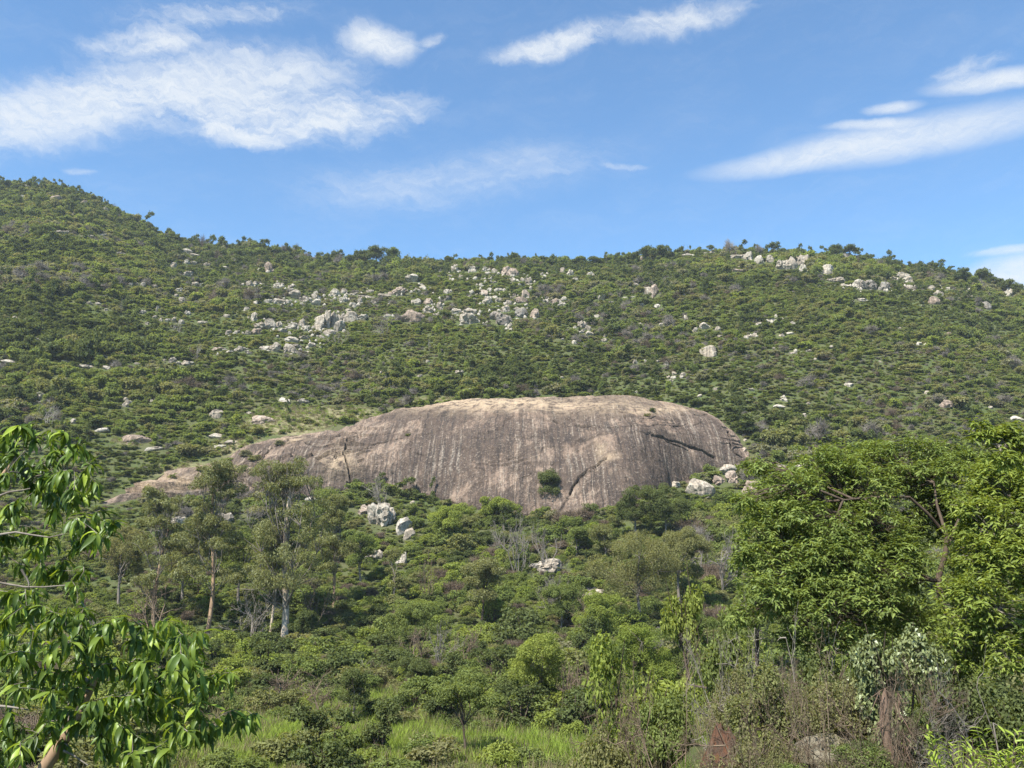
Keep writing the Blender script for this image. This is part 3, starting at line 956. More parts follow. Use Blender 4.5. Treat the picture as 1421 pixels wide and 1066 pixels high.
R2 = [(305,205,62,44),(410,165,25,25),(480,165,30,35),(455,190,15,12),(545,165,55,40),(600,165,25,20),(640,170,22,22),(690,175,40,35,'p'),(716,180,40,38,'p'),(715,207,20,18),(755,205,16,20),(780,215,25,30),(790,240,16,22),(835,182,18,18),(918,168,20,22),(950,180,24,26),(975,205,28,16),(1030,180,25,12),(1050,185,20,14),(640,215,20,14),(545,258,18,22),(445,255,25,18),(450,282,32,40,'g'),(320,250,25,22),(240,260,100,46,'p'),(185,270,50,20),(110,270,70,14),(60,262,40,18),(85,295,15,25),(315,300,36,30),(370,298,34,34,'p'),(365,330,44,36),(415,320,26,34),(405,347,30,10),(480,337,34,34),(540,338,50,36),(525,375,86,58),(305,365,88,64,'p'),(200,352,34,16),(100,360,60,36),(45,365,50,40),(20,360,30,30),(0,365,24,30),(600,262,30,22,'p'),(610,295,36,34),(655,290,28,26),(685,330,42,38),(745,295,50,34,'p'),(768,270,28,34,'p'),(735,328,28,20),(750,348,54,60,'g'),(805,352,30,46,'p'),(700,372,22,28),(665,375,62,72,'g'),(700,400,16,28),(640,360,36,40,'g'),(850,292,20,14),(890,300,24,26,'p'),(925,285,24,18),(920,305,30,20),(1080,282,26,34),(1120,298,20,10),(1268,255,30,42),(1296,262,28,56,'p'),(1245,308,20,18),(1310,315,24,16),(1220,225,24,14),(1300,230,14,10),(1310,245,12,10),(1175,275,24,8),(1205,275,14,10),(970,400,14,18),(1000,395,30,30),(1025,405,20,26),(1028,428,34,20),(995,420,24,18),(1005,412,16,14),(1095,435,14,20),(1090,455,22,18),(968,463,18,16),(920,450,14,10),(1062,355,20,12),(1325,388,18,12),(1240,385,16,8),(1260,428,12,8),(365,540,14,14),(330,600,22,10),(498,585,28,16),(545,562,16,12),(1218,545,18,18),(1345,550,26,24),(1312,540,14,16),(1260,540,10,14),(1380,590,16,12),(1410,605,16,14),(1360,620,24,16),(1375,607,20,16),(1355,605,14,12),(1405,590,14,12),(175,585,10,14),(915,607,16,10),(1225,665,14,10),(1255,697,14,10),(655,124,40,10),(1245,118,14,24),(380,115,30,12),(560,200,18,14),(500,190,20,14),(620,245,20,12),(585,225,16,14),(660,245,24,16),(700,300,20,24),(720,270,22,20,'p'),(640,275,18,14),(345,235,20,14),(130,250,30,12),(20,290,30,24),(60,310,24,18),(150,300,24,14),(40,330,26,16)]
R3 = [(45,100,50,16),(115,88,20,12),(140,90,22,10),(250,110,60,30),(295,115,40,40),(340,130,36,36),(380,125,36,40),(432,150,68,58),(475,148,26,54),(515,135,40,60),(515,165,36,36),(500,130,40,40),(250,165,50,20,'p'),(615,170,46,40),(645,205,74,30),(680,225,20,14),(720,100,60,30,'p'),(700,85,60,30,'g'),(785,235,70,50,'g'),(750,230,40,40),(850,240,40,40,'g'),(755,287,50,20),(930,190,60,36),(950,205,40,30),(895,200,36,18),(955,240,40,24),(1045,240,24,22),(1070,265,36,30),(1050,295,44,46,'p'),(1275,320,30,44,'g'),(1360,260,36,30),(1195,245,20,12),(1110,240,20,14),(35,365,20,26),(28,265,10,14),(25,215,10,14),(110,398,50,26),(165,405,20,24),(75,410,20,26),(175,435,20,14),(335,383,22,12),(388,372,26,22),(404,355,9,20),(472,385,20,18),(285,436,22,12),(316,433,24,16),(430,433,26,18),(462,421,30,8),(395,487,14,10),(470,503,36,12),(540,496,20,10),(565,528,14,10),(632,482,18,16),(135,508,48,46),(910,402,12,10),(990,467,22,14),(1113,420,26,10,'p'),(160,650,24,10),(305,656,22,12),(92,680,20,10),(438,696,34,26),(415,722,44,14),(430,750,14,10),(537,712,14,14),(522,762,20,16),(705,633,36,14),(1025,668,20,16),(1108,720,64,38,'p'),(1285,728,20,14),(20,600,20,24),(830,540,14,10),(1390,775,50,22),(520,975,74,44),(430,965,70,12)]
R4 = [(130,75,16,14),(138,95,24,28),(505,140,46,42),(150,245,160,56,'p'),(235,275,94,26),(40,200,60,20),(680,165,150,56,'p'),(860,85,40,20),(780,75,50,20),(640,130,24,12),(500,225,50,20),(560,250,60,20),(520,265,40,16),(345,585,84,64),(540,575,64,50),(255,680,40,28),(1180,570,120,120),(1130,530,110,56,'p'),(1265,610,62,72),(1290,640,40,44),(990,500,30,40),(895,480,44,16),(1095,735,74,34),(1160,720,54,40),(1275,740,18,46),(1310,500,20,20),(1260,745,34,18),(700,340,30,20)]
R5 = [(1155,460,116,74),(1275,372,72,52),(1235,418,90,52,'p'),(1290,405,56,56,'p'),(1065,332,52,34),(1055,432,42,30),(1000,390,44,44),(915,375,32,44),(932,445,30,20),(1372,450,74,64,'p'),(530,762,160,70),(1345,242,12,12),(1180,300,70,34),(1110,290,60,30),(630,505,60,76,'p'),(1335,295,30,30,'p')]
R7 = [(1250,228,120,32),(395,105,74,30),(1100,130,90,50),(545,110,16,44)]
BOULDERS = zone(0, 230, 2.96, R1, 'b') + zone(470, 320, 2.96, R2, 'b') + zone(940, 320, 2.954, R3, 'b') + zone(130, 530, 2.96, R4, 'b') + zone(580, 530, 2.96, R5, 'b') + zone(360, 740, 2.733, R7, 'b')
BOULDERS = [b for b in BOULDERS if b[0] < 1440]
BCLEAR = []          # u, v, w, h, y of every rock: keeps scrub from growing right in front


def slope_n(x, y):
    e = 1.5
    zx = (terrain(x + e, y, False) - terrain(x - e, y, False)) / (2 * e)
    zy = (terrain(x, y + e, False) - terrain(x, y - e, False)) / (2 * e)
    return zx, zy


def build_boulders():
    r = np.random.default_rng(5)
    for i, (u, v, w, h, tone) in enumerate(BOULDERS):
        p = hit(u, v + h * 0.12)
        if v < 392:
            vv = v
            while p[1] > 520 and vv < 420:          # grazing the skyline: step down on to the slope
                vv += 1.5
                p = hit(u, vv)
        y = p[1]
        m = y * math.sqrt(1 + (p[0] / y) ** 2 * 0) / PF
        k_ = 1.4 if w < 18 else 1.2 if w < 30 else 1.05
        W, Hh = w * m * k_, h * m * k_ * 1.1
        flat = w > 2.2 * h
        mat = {'b': 'boulder', 'p': 'boulder_pink', 'g': 'boulder_grey'}[tone]
        sub = 4 if w > 22 else 3
        rounded = abs(u - 970) < 3 and abs(v - 685) < 3
        if rounded:
            W, Hh = W * 1.15, Hh * 1.35
        o = link('rock_slab' if flat else 'boulder', rock_mesh(12 if rounded else int(r.integers(0, 24)), sub, mat))
        rz = r.uniform(-0.6, 0.6)
        D = (0.9 * W if flat else 0.5 * (W + Hh)) * r.uniform(0.8, 1.1)
        o.scale = (W / 2, D / 2, Hh / 2)
        o.location = (p[0], p[1] + D * 0.12, p[2] + Hh * (0.17 if not flat else 0.08))
        tilt = r.normal(0, 0.16)
        o.rotation_euler = (r.normal(0, 0.12) + (0.15 if flat else 0), tilt if not flat else tilt * .4, rz if not flat else rz * .3)
        if (u, w, h)[0] and tone == 'g' and 30 < h and w < 12:
            o.rotation_euler[1] = 0.4
        o['category'] = 'rock' if flat else 'boulder'
        o['group'] = 'granite boulders scattered over the hillside'
        size = 'tiny' if w < 6.5 else 'small' if w < 11 else 'medium' if w < 19 else 'large' if w < 32 else 'very large'
        col = {'b': 'pale', 'p': 'pinkish', 'g': 'dark grey'}[tone]
        shape = 'flat slab' if flat else 'upright boulder' if h > 1.35 * w else 'low boulder' if w > 1.5 * h else 'boulder'
        register(o, f'{size} {col} {shape}', u, v, w)
        BCLEAR.append((u, v, w, h, y))


build_boulders()
BC = np.array(BCLEAR)

# ------------------------------------------------------------------ plants: building blocks


def ball(n, r):
    d = nrm(r.normal(size=(n, 3)))
    return d


def crown_points(lobes, n, r, sub=7, subr=(0.26, 0.46), shell=0.55, flatten=1.0):
    """points spread over clumps that sit on the lobes (centre, radii); returns position and outward direction"""
    area = np.array([(l[3] * l[4] + l[3] * l[5] + l[4] * l[5]) for l in lobes])
    cnt = np.maximum((n * area / area.sum()).astype(int), 6)
    Ps, Os = [], []
    for l, k in zip(lobes, cnt):
        c, rad = np.array(l[:3]), np.array(l[3:6])
        d = ball(sub, r)
        d[:, 2] = np.abs(d[:, 2]) * 0.9 - 0.22 + 0.1 * d[:, 2]
        sc = c + d * rad * r.uniform(0.55, 0.85, (sub, 1))
        sr = r.uniform(*subr, sub) * rad.mean()
        which = r.integers(0, sub, k)
        q = ball(k, r)
        q[:, 2] = q[:, 2] * flatten
        rr = (r.random(k) ** (1 / 3)) * (1 - shell) + shell
        P = sc[which] + q * (sr[which] * rr)[:, None] * np.array([1, 1, 0.8])
        Ps.append(P)
        O = nrm(q * 0.7 + (P - c) / rad * 0.6)
        Os.append(O)
    return np.concatenate(Ps), np.concatenate(Os)


def leafy(b, P, O, L, W, r, up=0.6, hang=0.25, kind='quad', droop=0.2):
    n = len(P)
    N = nrm(O * 0.5 + np.array([0, 0, up]) + r.normal(size=(n, 3)) * 0.5)
    D = nrm(r.normal(size=(n, 3)) + O * 0.5 + np.array([0, 0, -hang]))
    D = nrm(D - N * (D * N).sum(1, keepdims=True) * 0.8)
    b.leaves(P, D, N, L * r.uniform(0.7, 1.3, n), W * r.uniform(0.8, 1.2, n), 0.2, droop, kind, r.random(n))


def twigs(b, base, dirs, length, r, gens=4, rad=0.03, spread=0.6, kids=3, up=0.15, k=3, shrink=0.62):
    P, D = np.asarray(base, float), nrm(np.asarray(dirs, float))
    L = np.full(len(P), length)
    R = np.full(len(P), rad)
    for g in range(gens):
        D1 = nrm(D + r.normal(size=D.shape) * 0.16)
        D2 = nrm(D1 + r.normal(size=D.shape) * 0.22 + np.array([0, 0, up * .5]))
        ll = L * r.uniform(0.7, 1.3, len(L))
        m = P + D1 * ll[:, None] * 0.5
        e = m + D2 * ll[:, None] * 0.5
        b.segs(P, m, R, R * 0.85, k)
        b.segs(m, e, R * 0.85, R * 0.65, k)
        if g == gens - 1:
            break
        nP, nD, nL, nR = [], [], [], []
        for j in range(kids):
            f = r.uniform(0.35, 1.0, len(P)) if j else np.ones(len(P))
            s = np.where((f < .5)[:, None], P + (m - P) * (f * 2)[:, None], m + (e - m) * (f * 2 - 1)[:, None])
            d = nrm(D2 + r.normal(size=D.shape) * spread + np.array([0, 0, up]))
            nP.append(s)
            nD.append(d)
            nL.append(L * shrink * r.uniform(0.75, 1.2, len(P)))
            nR.append(R * 0.6)
        P, D, L, R = np.concatenate(nP), np.concatenate(nD), np.concatenate(nL), np.concatenate(nR)


def shrub_lobes(r, kind):
    """unit shrub: about 1 m in radius, standing on z = 0"""
    out = []
    if kind == 'round':
        for _ in range(r.integers(4, 7)):
            a, q = r.uniform(0, 6.28), r.uniform(0.1, 0.55)
            s = r.uniform(0.38, 0.6)
            out.append((q * math.cos(a), q * math.sin(a), r.uniform(0.35, 0.95), s, s, s * r.uniform(.75, 1.1)))
        out.append((0, 0, 0.35, 0.7, 0.7, 0.4))
    elif kind == 'flat':
        for _ in range(r.integers(5, 8)):
            a, q = r.uniform(0, 6.28), r.uniform(0.1, 0.75)
            s = r.uniform(0.35, 0.55)
            out.append((q * math.cos(a), q * math.sin(a), r.uniform(0.55, 0.95), s, s, s * 0.33))
        out.append((0, 0, 0.3, 0.5, 0.5, 0.25))
    else:   # tall
        for _ in range(r.integers(5, 8)):
            a, q = r.uniform(0, 6.28), r.uniform(0.05, 0.45)
            s = r.uniform(0.3, 0.48)
            out.append((q * math.cos(a), q * math.sin(a), r.uniform(0.4, 1.9), s, s, s * r.uniform(.8, 1.2)))
        out.append((0, 0, 0.4, 0.6, 0.6, 0.45))
    return out


def shrub_meshes(seed, kind, n, L, W, mat, stem='bark_dark', leafkind='quad', hang=0.25):
    r = np.random.default_rng(seed)
    lobes = shrub_lobes(r, kind)
    b = MB()
    P, O = crown_points(lobes, n, r, sub=8)
    leafy(b, P, O, L, W, r, hang=hang, kind=leafkind)
    s = MB()
    for l in lobes:
        c = np.array(l[:3])
        b0 = np.array([c[0] * .15, c[1] * .15, -0.15])
        mid = c * np.array([.5, .5, .5]) + r.normal(size=3) * 0.05
        s.tube([b0, mid, c + np.array([0, 0, l[5] * .3])], [0.045, 0.03, 0.012], 4)
    st = ball(10, r)
    cs = np.array([l[:3] for l in lobes])
    k = r.integers(0, len(lobes), 26)
    s.segs(cs[k] * 0.8, cs[k] + nrm(r.normal(size=(26, 3))) * 0.5, 0.016, 0.006)
    return b.mesh('foliage', M[mat]), s.mesh('stem', M[stem])


def bare_mesh(seed, mat, gens=5, kids=3, rad=0.03, n0=6, tall=0.8, spread=0.5, length=0.5):
    r = np.random.default_rng(seed)
    b = MB()
    a = r.uniform(0, 6.28, n0)
    d = np.stack([np.cos(a) * 0.6, np.sin(a) * 0.6, np.full(n0, tall)], -1)
    twigs(b, np.stack([np.cos(a) * .06, np.sin(a) * .06, np.full(n0, -.1)], -1), d, length, r, gens, rad, spread, kids)
    return b.mesh('bare_twigs', M[mat])


# ------------------------------------------------------------------ far scrub: one mass of thousands of bushes
def gn_scatter(name, P, rot, scl, idx, sources, label):
    col = bpy.data.collections.new(name + ' sources')
    for i, me in enumerate(sources):
        o = bpy.data.objects.new(f'{name}_source_{i:02d}', me)
        col.objects.link(o)
    b = MB()
    me = bpy.data.meshes.new(name)
    me.vertices.add(len(P))
    me.vertices.foreach_set('co', np.asarray(P, np.float32).ravel())
    for nm, ty, dat in (('rot', 'FLOAT_VECTOR', rot), ('scl', 'FLOAT_VECTOR', scl)):
        a = me.attributes.new(nm, ty, 'POINT')
        a.data.foreach_set('vector', np.asarray(dat, np.float32).ravel())
    a = me.attributes.new('idx', 'INT', 'POINT')
    a.data.foreach_set('value', np.asarray(idx, np.int32))
    o = link(name, me, kind='stuff', label=label)
    ng = bpy.data.node_groups.new(name, 'GeometryNodeTree')
    ng.interface.new_socket('Geometry', in_out='INPUT', socket_type='NodeSocketGeometry')
    ng.interface.new_socket('Geometry', in_out='OUTPUT', socket_type='NodeSocketGeometry')
    gi, go = ng.nodes.new('NodeGroupInput'), ng.nodes.new('NodeGroupOutput')
    ci = ng.nodes.new('GeometryNodeCollectionInfo')
    ci.inputs['Collection'].default_value = col
    ci.inputs['Separate Children'].default_value = True
    ci.inputs['Reset Children'].default_value = True
    ip = ng.nodes.new('GeometryNodeInstanceOnPoints')
    ip.inputs['Pick Instance'].default_value = True

    def na(n, ty):
        x = ng.nodes.new('GeometryNodeInputNamedAttribute')
        x.data_type = ty
        x.inputs['Name'].default_value = n
        return x.outputs['Attribute']

    e2r = ng.nodes.new('FunctionNodeEulerToRotation')
    L = ng.links.new
    L(gi.outputs[0], ip.inputs['Points'])
    L(ci.outputs[0], ip.inputs['Instance'])
    L(na('idx', 'INT'), ip.inputs['Instance Index'])
    L(na('rot', 'FLOAT_VECTOR'), e2r.inputs[0])
    L(e2r.outputs[0], ip.inputs['Rotation'])
    L(na('scl', 'FLOAT_VECTOR'), ip.inputs['Scale'])
    L(ip.outputs[0], go.inputs[0])
    md = o.modifiers.new('scatter', 'NODES')
    md.node_group = ng
    return o


def far_sources(n, L, W, seed):
    out, kinds = [], []
    for i, (kind, mat) in enumerate([('round', 'l_dark'), ('round', 'l_mid'), ('round', 'l_mid'), ('round', 'l_olive'), ('flat', 'l_mid'), ('flat', 'l_dark'), ('flat', 'l_olive'), ('tall', 'l_dark'), ('round', 'l_bright'), ('round', 'l_pale')]):
        r = np.random.default_rng(seed + i)
        b = MB()
        P, O = crown_points(shrub_lobes(r, kind), n, r, sub=8)
        leafy(b, P, O, L, W, r)
        out.append(b.mesh('scrub_bush', M[mat]))
    for i, mt in enumerate(('twig_grey', 'twig_brown')):
        r = np.random.default_rng(seed + 50 + i)
        b = MB()
        P, O = crown_points(shrub_lobes(r, 'round'), int(n * .4), r, sub=8)
        D = nrm(O + np.array([0, 0, .6]) + r.normal(size=O.shape) * .5)
        b.segs(P - D * .25, P + D * .25, 0.012, 0.006)
        out.append(b.mesh('scrub_twigs', M[mt]))
    return out


def hides_rock(u, v, r_px, h_px, y):
    hid = np.zeros(len(u), bool)
    for bu, bv, bw, bh, by in BC:
        near = y < by + 0.3 * bw * by / PF
        hid |= near & (np.abs(u - bu) < bw * 0.5 + r_px * 0.6) & (v - h_px < bv + bh * 0.22) & (v > bv - bh * 0.5)
    return hid


HERO_CLEAR = []      # (u, v, half width, y) columns kept open in front of hero trees' trunks


def dome_mask(x, y, u, r):
    """true where a bush would stand inside or on the dome"""
    yb = np.interp(u, DOME_U, DOME_YB)
    yt = np.interp(u, DOME_U, DOME_YT)
    return (u > 146) & (u < 1036) & (y > yb - 0.2 * r) & (y < yt + 1.0 + 0.5 * r)


def scatter_points():
    r = np.random.default_rng(11)
    out = []
    for y0, y1, cell in ((34, 60, 1.35), (60, 100, 1.5), (100, 165, 1.6), (165, 260, 1.75), (260, 520, 2.0)):
        ny = int((y1 - y0) / cell)
        for j in range(ny):
            y = y0 + (j + 0.5) * cell
            xm = 0.66 * y + 12
            nx = int(2 * xm / cell)
            x = -xm + (np.arange(nx) + r.random(nx)) * cell
            yy = y + (r.random(nx) - .5) * cell * 1.2
            out.append(np.stack([x, yy], -1))
    n_main = sum(len(o) for o in out)
    for y0, y1, cell in ((60, 165, 1.7), (165, 480, 1.45)):       # low ground cover between the bushes
        for j in range(int((y1 - y0) / cell)):
            y = y0 + (j + 0.5) * cell
            xm = 0.62 * y + 8
            nx = int(2 * xm / cell)
            out.append(np.stack([-xm + (np.arange(nx) + r.random(nx)) * cell, y + (r.random(nx) - .5) * cell * 1.3], -1))
    return np.concatenate(out), n_main


def build_scrub():
    r = np.random.default_rng(12)
    XY, n_main = scatter_points()
    x, y = XY[:, 0], XY[:, 1]
    z = terrain(x, y)
    P = np.stack([x, y, z], -1)
    u, v = project(P)
    far = sstep(y, 90, 260)
    n1 = fbm2(x / 30, y / 30, 3, 77)
    n2 = fbm2(x / 55 + 9, y / 40, 3, 78)
    rad = r.gamma(2.6, 0.385, len(x)) * (0.85 + 0.28 * far) + 0.35
    patch = 0.5 * fbm2(x / 17, y / 24, 3, 79) + 0.5 * fbm2(x / 60, y / 45, 2, 80)
    rad = rad * np.where(y > 120, np.clip(1.0 + 1.0 * patch, 0.66, 1.9), 1.0)
    rad = np.clip(rad, 0.45, 3.6)
    dry = spot(u, v, DRY_SPOTS)
    fresh = spot(u, v, GRASS_SPOTS)
    rad *= 1 - 0.45 * (dry > 0.35)
    hgt = rad ** 0.85 * r.uniform(0.55, 1.15, len(x)) * np.where(y > 120, np.clip(1 + 0.5 * patch, .7, 1.5), 1.0)
    cover = np.arange(len(x)) >= n_main
    rad = np.where(cover, r.uniform(.55, 1.0, len(x)), rad)
    hgt = np.where(cover, r.uniform(.25, .5, len(x)), hgt)
    hgt = np.where((y > 385) & ~cover, hgt * r.uniform(.9, 1.7, len(x)), hgt)
    # kinds follow patches of vegetation
    q = r.random(len(x))
    idx = np.full(len(x), 1)
    shade = n1 + 0.55 * (q - .5) * 2
    idx = np.where(shade < -0.35, r.choice([0, 0, 7, 5], len(x)), idx)
    idx = np.where((shade >= -0.35) & (shade < 0.25), r.choice([1, 2, 4, 0, 3, 4], len(x)), idx)
    idx = np.where((shade >= 0.25) & (shade < 0.75), r.choice([3, 6, 4, 2, 1], len(x)), idx)
    idx = np.where(shade >= 0.75, r.choice([8, 3, 1, 9], len(x)), idx)
    grey = (n2 + 0.7 * (r.random(len(x)) - .5) * 2) > 0.52
    idx = np.where(grey, r.choice([10, 11, 9, 10, 9], len(x)), idx)
    idx = np.where((y > 380) & (r.random(len(x)) < .4), r.choice([0, 7, 5], len(x)), idx)
    lone = (y > 165) & (r.random(len(x)) < .018)
    rad, hgt, idx = np.where(lone, r.uniform(.8, 1.5, len(x)), rad), np.where(lone, r.uniform(1.6, 2.8, len(x)), hgt), np.where(lone, r.choice([7, 7, 2], len(x)), idx)
    low = (y < 150) & (r.random(len(x)) < .62)
    idx = np.where(low, r.choice([8, 8, 8, 3, 1, 2, 2, 11, 1], len(x)), idx)
    idx = np.where(cover, r.choice([1, 2, 3, 8, 4, 6], len(x)), idx)
    m = PF / np.maximum(y, 1)
    hid = hides_rock(u, v, rad * m, hgt * m, y)
    rad, hgt = np.where(hid, rad * .45, rad), np.where(hid, hgt * .4, hgt)
    keep = ~(hides_rock(u, v, rad * m, hgt * m, y) & (y > 165))
    keep &= ~dome_mask(x, y, u, rad)
    keep &= ~((dry > 0.30) & (r.random(len(x)) < 0.66))
    keep &= ~((fresh > 0.35) & (y < 75) & (r.random(len(x)) < 0.87))
    keep &= ~((y < 110) & (r.random(len(x)) < 0.10))
    for hu, hv, hw, hy in HERO_CLEAR:
        low_ = (np.abs(u - hu) < hw + rad * m * .5) & (y < hy + 1.5) & (v > hv - 6) & (v - hgt * m < hv - 6) & (y > 30)
        rad, hgt = np.where(low_, rad * .5, rad), np.where(low_, hgt * .4, hgt)
    keep &= ~((y < 45) & (u > 760))
    x, y, z, u, v, rad, hgt, idx, m, cover = (a[keep] for a in (x, y, z, u, v, rad, hgt, idx, m, cover))
    # the 290 that show largest become shrubs of their own
    vis = (u > -10) & (u < PW + 10) & (v - hgt * m < PH) & (y < 130)
    px = np.where(vis, rad * m, 0)
    px = np.where(cover, 0, px)
    px = np.where((u > 1010) & (v > 640) | ((u < 230) & (v > 880)), px * 0.25, px)
    big = np.argsort(-px)[:290]
    is_big = np.zeros(len(x), bool)
    is_big[big] = True
    return x, y, z, u, v, rad, hgt, idx, is_big


# ------------------------------------------------------------------ trees
GROUPS = {}


def new_tree(name, look, cat, base, group, u, v, w, label=None):
    e = link(name, None, loc=tuple(base), cat=cat, group=group)
    e.empty_display_size = 0.5
    if label:
        e['label'] = label
    else:
        register(e, look, u, v, w)
    return e


def bend(a, b, r, amt=0.08, n=5, sag=0.0):
    a, b = np.asarray(a, float), np.asarray(b, float)
    t = np.linspace(0, 1, n)[:, None]
    L = np.linalg.norm(b - a)
    off = r.normal(size=3) * amt * L
    off2 = r.normal(size=3) * amt * .5 * L
    return a + (b - a) * t + np.sin(t * math.pi) * off + np.sin(t * 2 * math.pi) * off2 - np.array([0, 0, sag * L]) * np.sin(t * math.pi)


def tree(name, look, cat, group, u, vb, h, w, style, mat, bark, seed, y=None, label=None, lobes=None, leaf=None, n=None, trunk_h=None, trunk_r=None):
    """a tree standing at pixel column u with its foot on the terrain at row vb; h, w are its size in photograph pixels"""
    r = np.random.default_rng(seed)
    p = hit(u, vb) if y is None else at(u, vb, y)
    if y is not None:
        p[2] = terrain(p[0], p[1])
    m = p[1] / PF
    H, Wd = h * m, w * m / 2
    e = new_tree(name, look, cat, p, group, u, vb - h * 0.5, w, label)
    L = leaf or max(0.10, (3.6 if style == 'gum' else 1.9) * m)
    if lobes is None:
        lobes = []
        if style == 'round':
            k = 7
            for i in range(k):
                a, q = r.uniform(0, 6.28), r.uniform(0.2, 0.6) * Wd
                s = Wd * r.uniform(0.38, 0.55)
                lobes.append((q * math.cos(a), q * math.sin(a), H * r.uniform(0.42, 0.85), s, s, min(s, H * .22)))
            lobes.append((0, 0, H * .8, Wd * .5, Wd * .5, H * .2))
            lobes.append((0, 0, H * .45, Wd * .7, Wd * .7, H * .2))
        elif style == 'umbrella':
            for i in range(8):
                a, q = r.uniform(0, 6.28), r.uniform(0.15, 0.72) * Wd
                s = Wd * r.uniform(0.3, 0.46)
                lobes.append((q * math.cos(a), q * math.sin(a), H * r.uniform(0.68, 0.94), s, s, min(s * .5, H * .14)))
        elif style == 'gum':
            for i in range(30):
                t = 0.30 + 0.66 * r.random() ** 0.85
                a, q = r.uniform(0, 6.28), Wd * min(1.0, 1.35 - 0.95 * t) * r.uniform(0.2, 0.85)
                s = Wd * r.uniform(0.28, 0.44) * (1.25 - .5 * t)
                lobes.append((q * math.cos(a), q * math.sin(a), H * t, s, s, s * .7))
            for k in range(4):
                lobes.append((r.normal() * Wd * .2, r.normal() * Wd * .2, H * r.uniform(.80, .95), Wd * .3, Wd * .3, H * .05))
        elif style == 'column':
            for i in range(9):
                t = r.uniform(0.25, 0.93)
                a, q = r.uniform(0, 6.28), Wd * 0.45 * r.random()
                s = Wd * r.uniform(0.4, 0.6)
                lobes.append((q * math.cos(a), q * math.sin(a), H * t, s, s, s))
    th = trunk_h or (0.86 * H if style == 'gum' else 0.5 * H)
    tr = trunk_r or max(0.05, 0.022 * H)
    top = np.array([r.normal() * .03 * H, r.normal() * .03 * H, th])
    path = bend((0, 0, -0.4), top, r, 0.025, 9)
    b = MB()
    b.tube(path, np.linspace(tr, tr * .35, 9), 8)
    link('trunk', b.mesh('trunk', M[bark], True), e)
    b = MB()
    for l in lobes:
        c = np.array(l[:3])
        f = np.clip((c[2] / th) * 0.7, 0.2, 0.98)
        s = path[int(f * 8)]
        q = bend(s, c, r, 0.08, 5)
        g_ = .2 if style == 'gum' else .4
        b.tube(q, np.linspace(tr * g_, tr * .1, 5), 5)
        d = nrm(r.normal(size=(5, 3)))
        b.segs(np.repeat(q[3:4], 5, 0), c + d * np.array(l[3:6]) * .8, tr * .13, tr * .05)
    link('branch', b.mesh('branch', M['bark_grey' if style == 'gum' else bark], True), e)
    cnt = n or int(np.clip(sum(l[3] * l[4] * 4 for l in lobes) / (L * L * 0.45) * (3.2 if style == 'gum' else 2.4), 400, 30000))
    b = MB()
    P, O = crown_points(lobes, cnt, r, sub=9 if style != 'gum' else 6)
    leafy(b, P, O, L, L * (.26 if style == 'gum' else .5), r, hang=1.1 if style == 'gum' else 0.3, up=0.2 if style == 'gum' else .6)
    link('foliage', b.mesh('foliage', M[mat]), e)
    return e


def bare_tree(name, look, u, vb, h, w, mat, seed, label=None, n0=5, gens=5, rad=0.03, group='leafless trees and thickets', y=None, spread=.5, kids=3):
    p = hit(u, vb) if y is None else at(u, vb, y)
    if y is not None:
        p[2] = terrain(p[0], p[1])
    m = p[1] / PF
    e = new_tree(name, look, 'bare tree' if 'tree' in name else 'bare shrub', p, group, u, vb - h * .5, w, label)
    H, Wd = h * m, w * m / 2
    me = bare_mesh(seed, mat, gens, kids, rad, n0, 1.3, spread, 0.6)
    co = np.zeros(len(me.vertices) * 3, np.float32)
    me.vertices.foreach_get('co', co)
    V = co.reshape(-1, 3)
    q = np.percentile(np.abs(V[:, 0]), 97)
    zt = np.percentile(V[:, 2], 99)
    V = V * np.array([Wd / q, Wd / q, H / zt])
    me.vertices.foreach_set('co', V.astype(np.float32).ravel())
    link('branch', me, e)
    return e

# ------------------------------------------------------------------ hero trees in the valley
for u, v, hw, y in ((213, 866, 22, 96), (287, 880, 24, 98), (392, 890, 34, 100), (720, 800, 24, 120), (605, 925, 38, 85), (350, 885, 32, 96), (762, 708, 20, 165), (535, 745, 60, 140)):
    p_ = hit(u, v)
    HERO_CLEAR.append((u, v, hw * .8, p_[1]))

SX, SY, SZ, SU, SV, SR, SH, SI, SBIG = build_scrub()

G = 'gum trees at the foot of the slope'
tree('gum_tree', '', 'tree', G, 213, 868, 186, 96, 'gum', 'l_euc', 'bark_tan', 301, label='slender gum tree with straight tan trunk, thinnest of the three gums', trunk_r=.24)
tree('gum_tree', '', 'tree', G, 287, 880, 238, 118, 'gum', 'l_euc', 'bark_tan', 302, label='tall airy gum tree with orange-tan trunk, between the other two gums', trunk_r=.26)
tree('gum_tree', '', 'tree', G, 394, 890, 252, 158, 'gum', 'l_euc', 'bark_pale', 303, label='largest gum tree with thick pale trunk and bushy olive crown', trunk_r=.42)
tree('gum_tree', '', 'tree', G, 374, 884, 190, 70, 'gum', 'l_euc', 'bark_pale', 304, label='thin twin gum tree leaning beside the thick pale trunk', trunk_r=.16)
tree('gum_tree', '', 'tree', G, 462, 850, 160, 84, 'gum', 'l_olive', 'bark_tan', 305, label='smaller gum tree right of the largest gum, foliage brownish olive', trunk_r=.18)
T = 'trees in the valley below the dome'
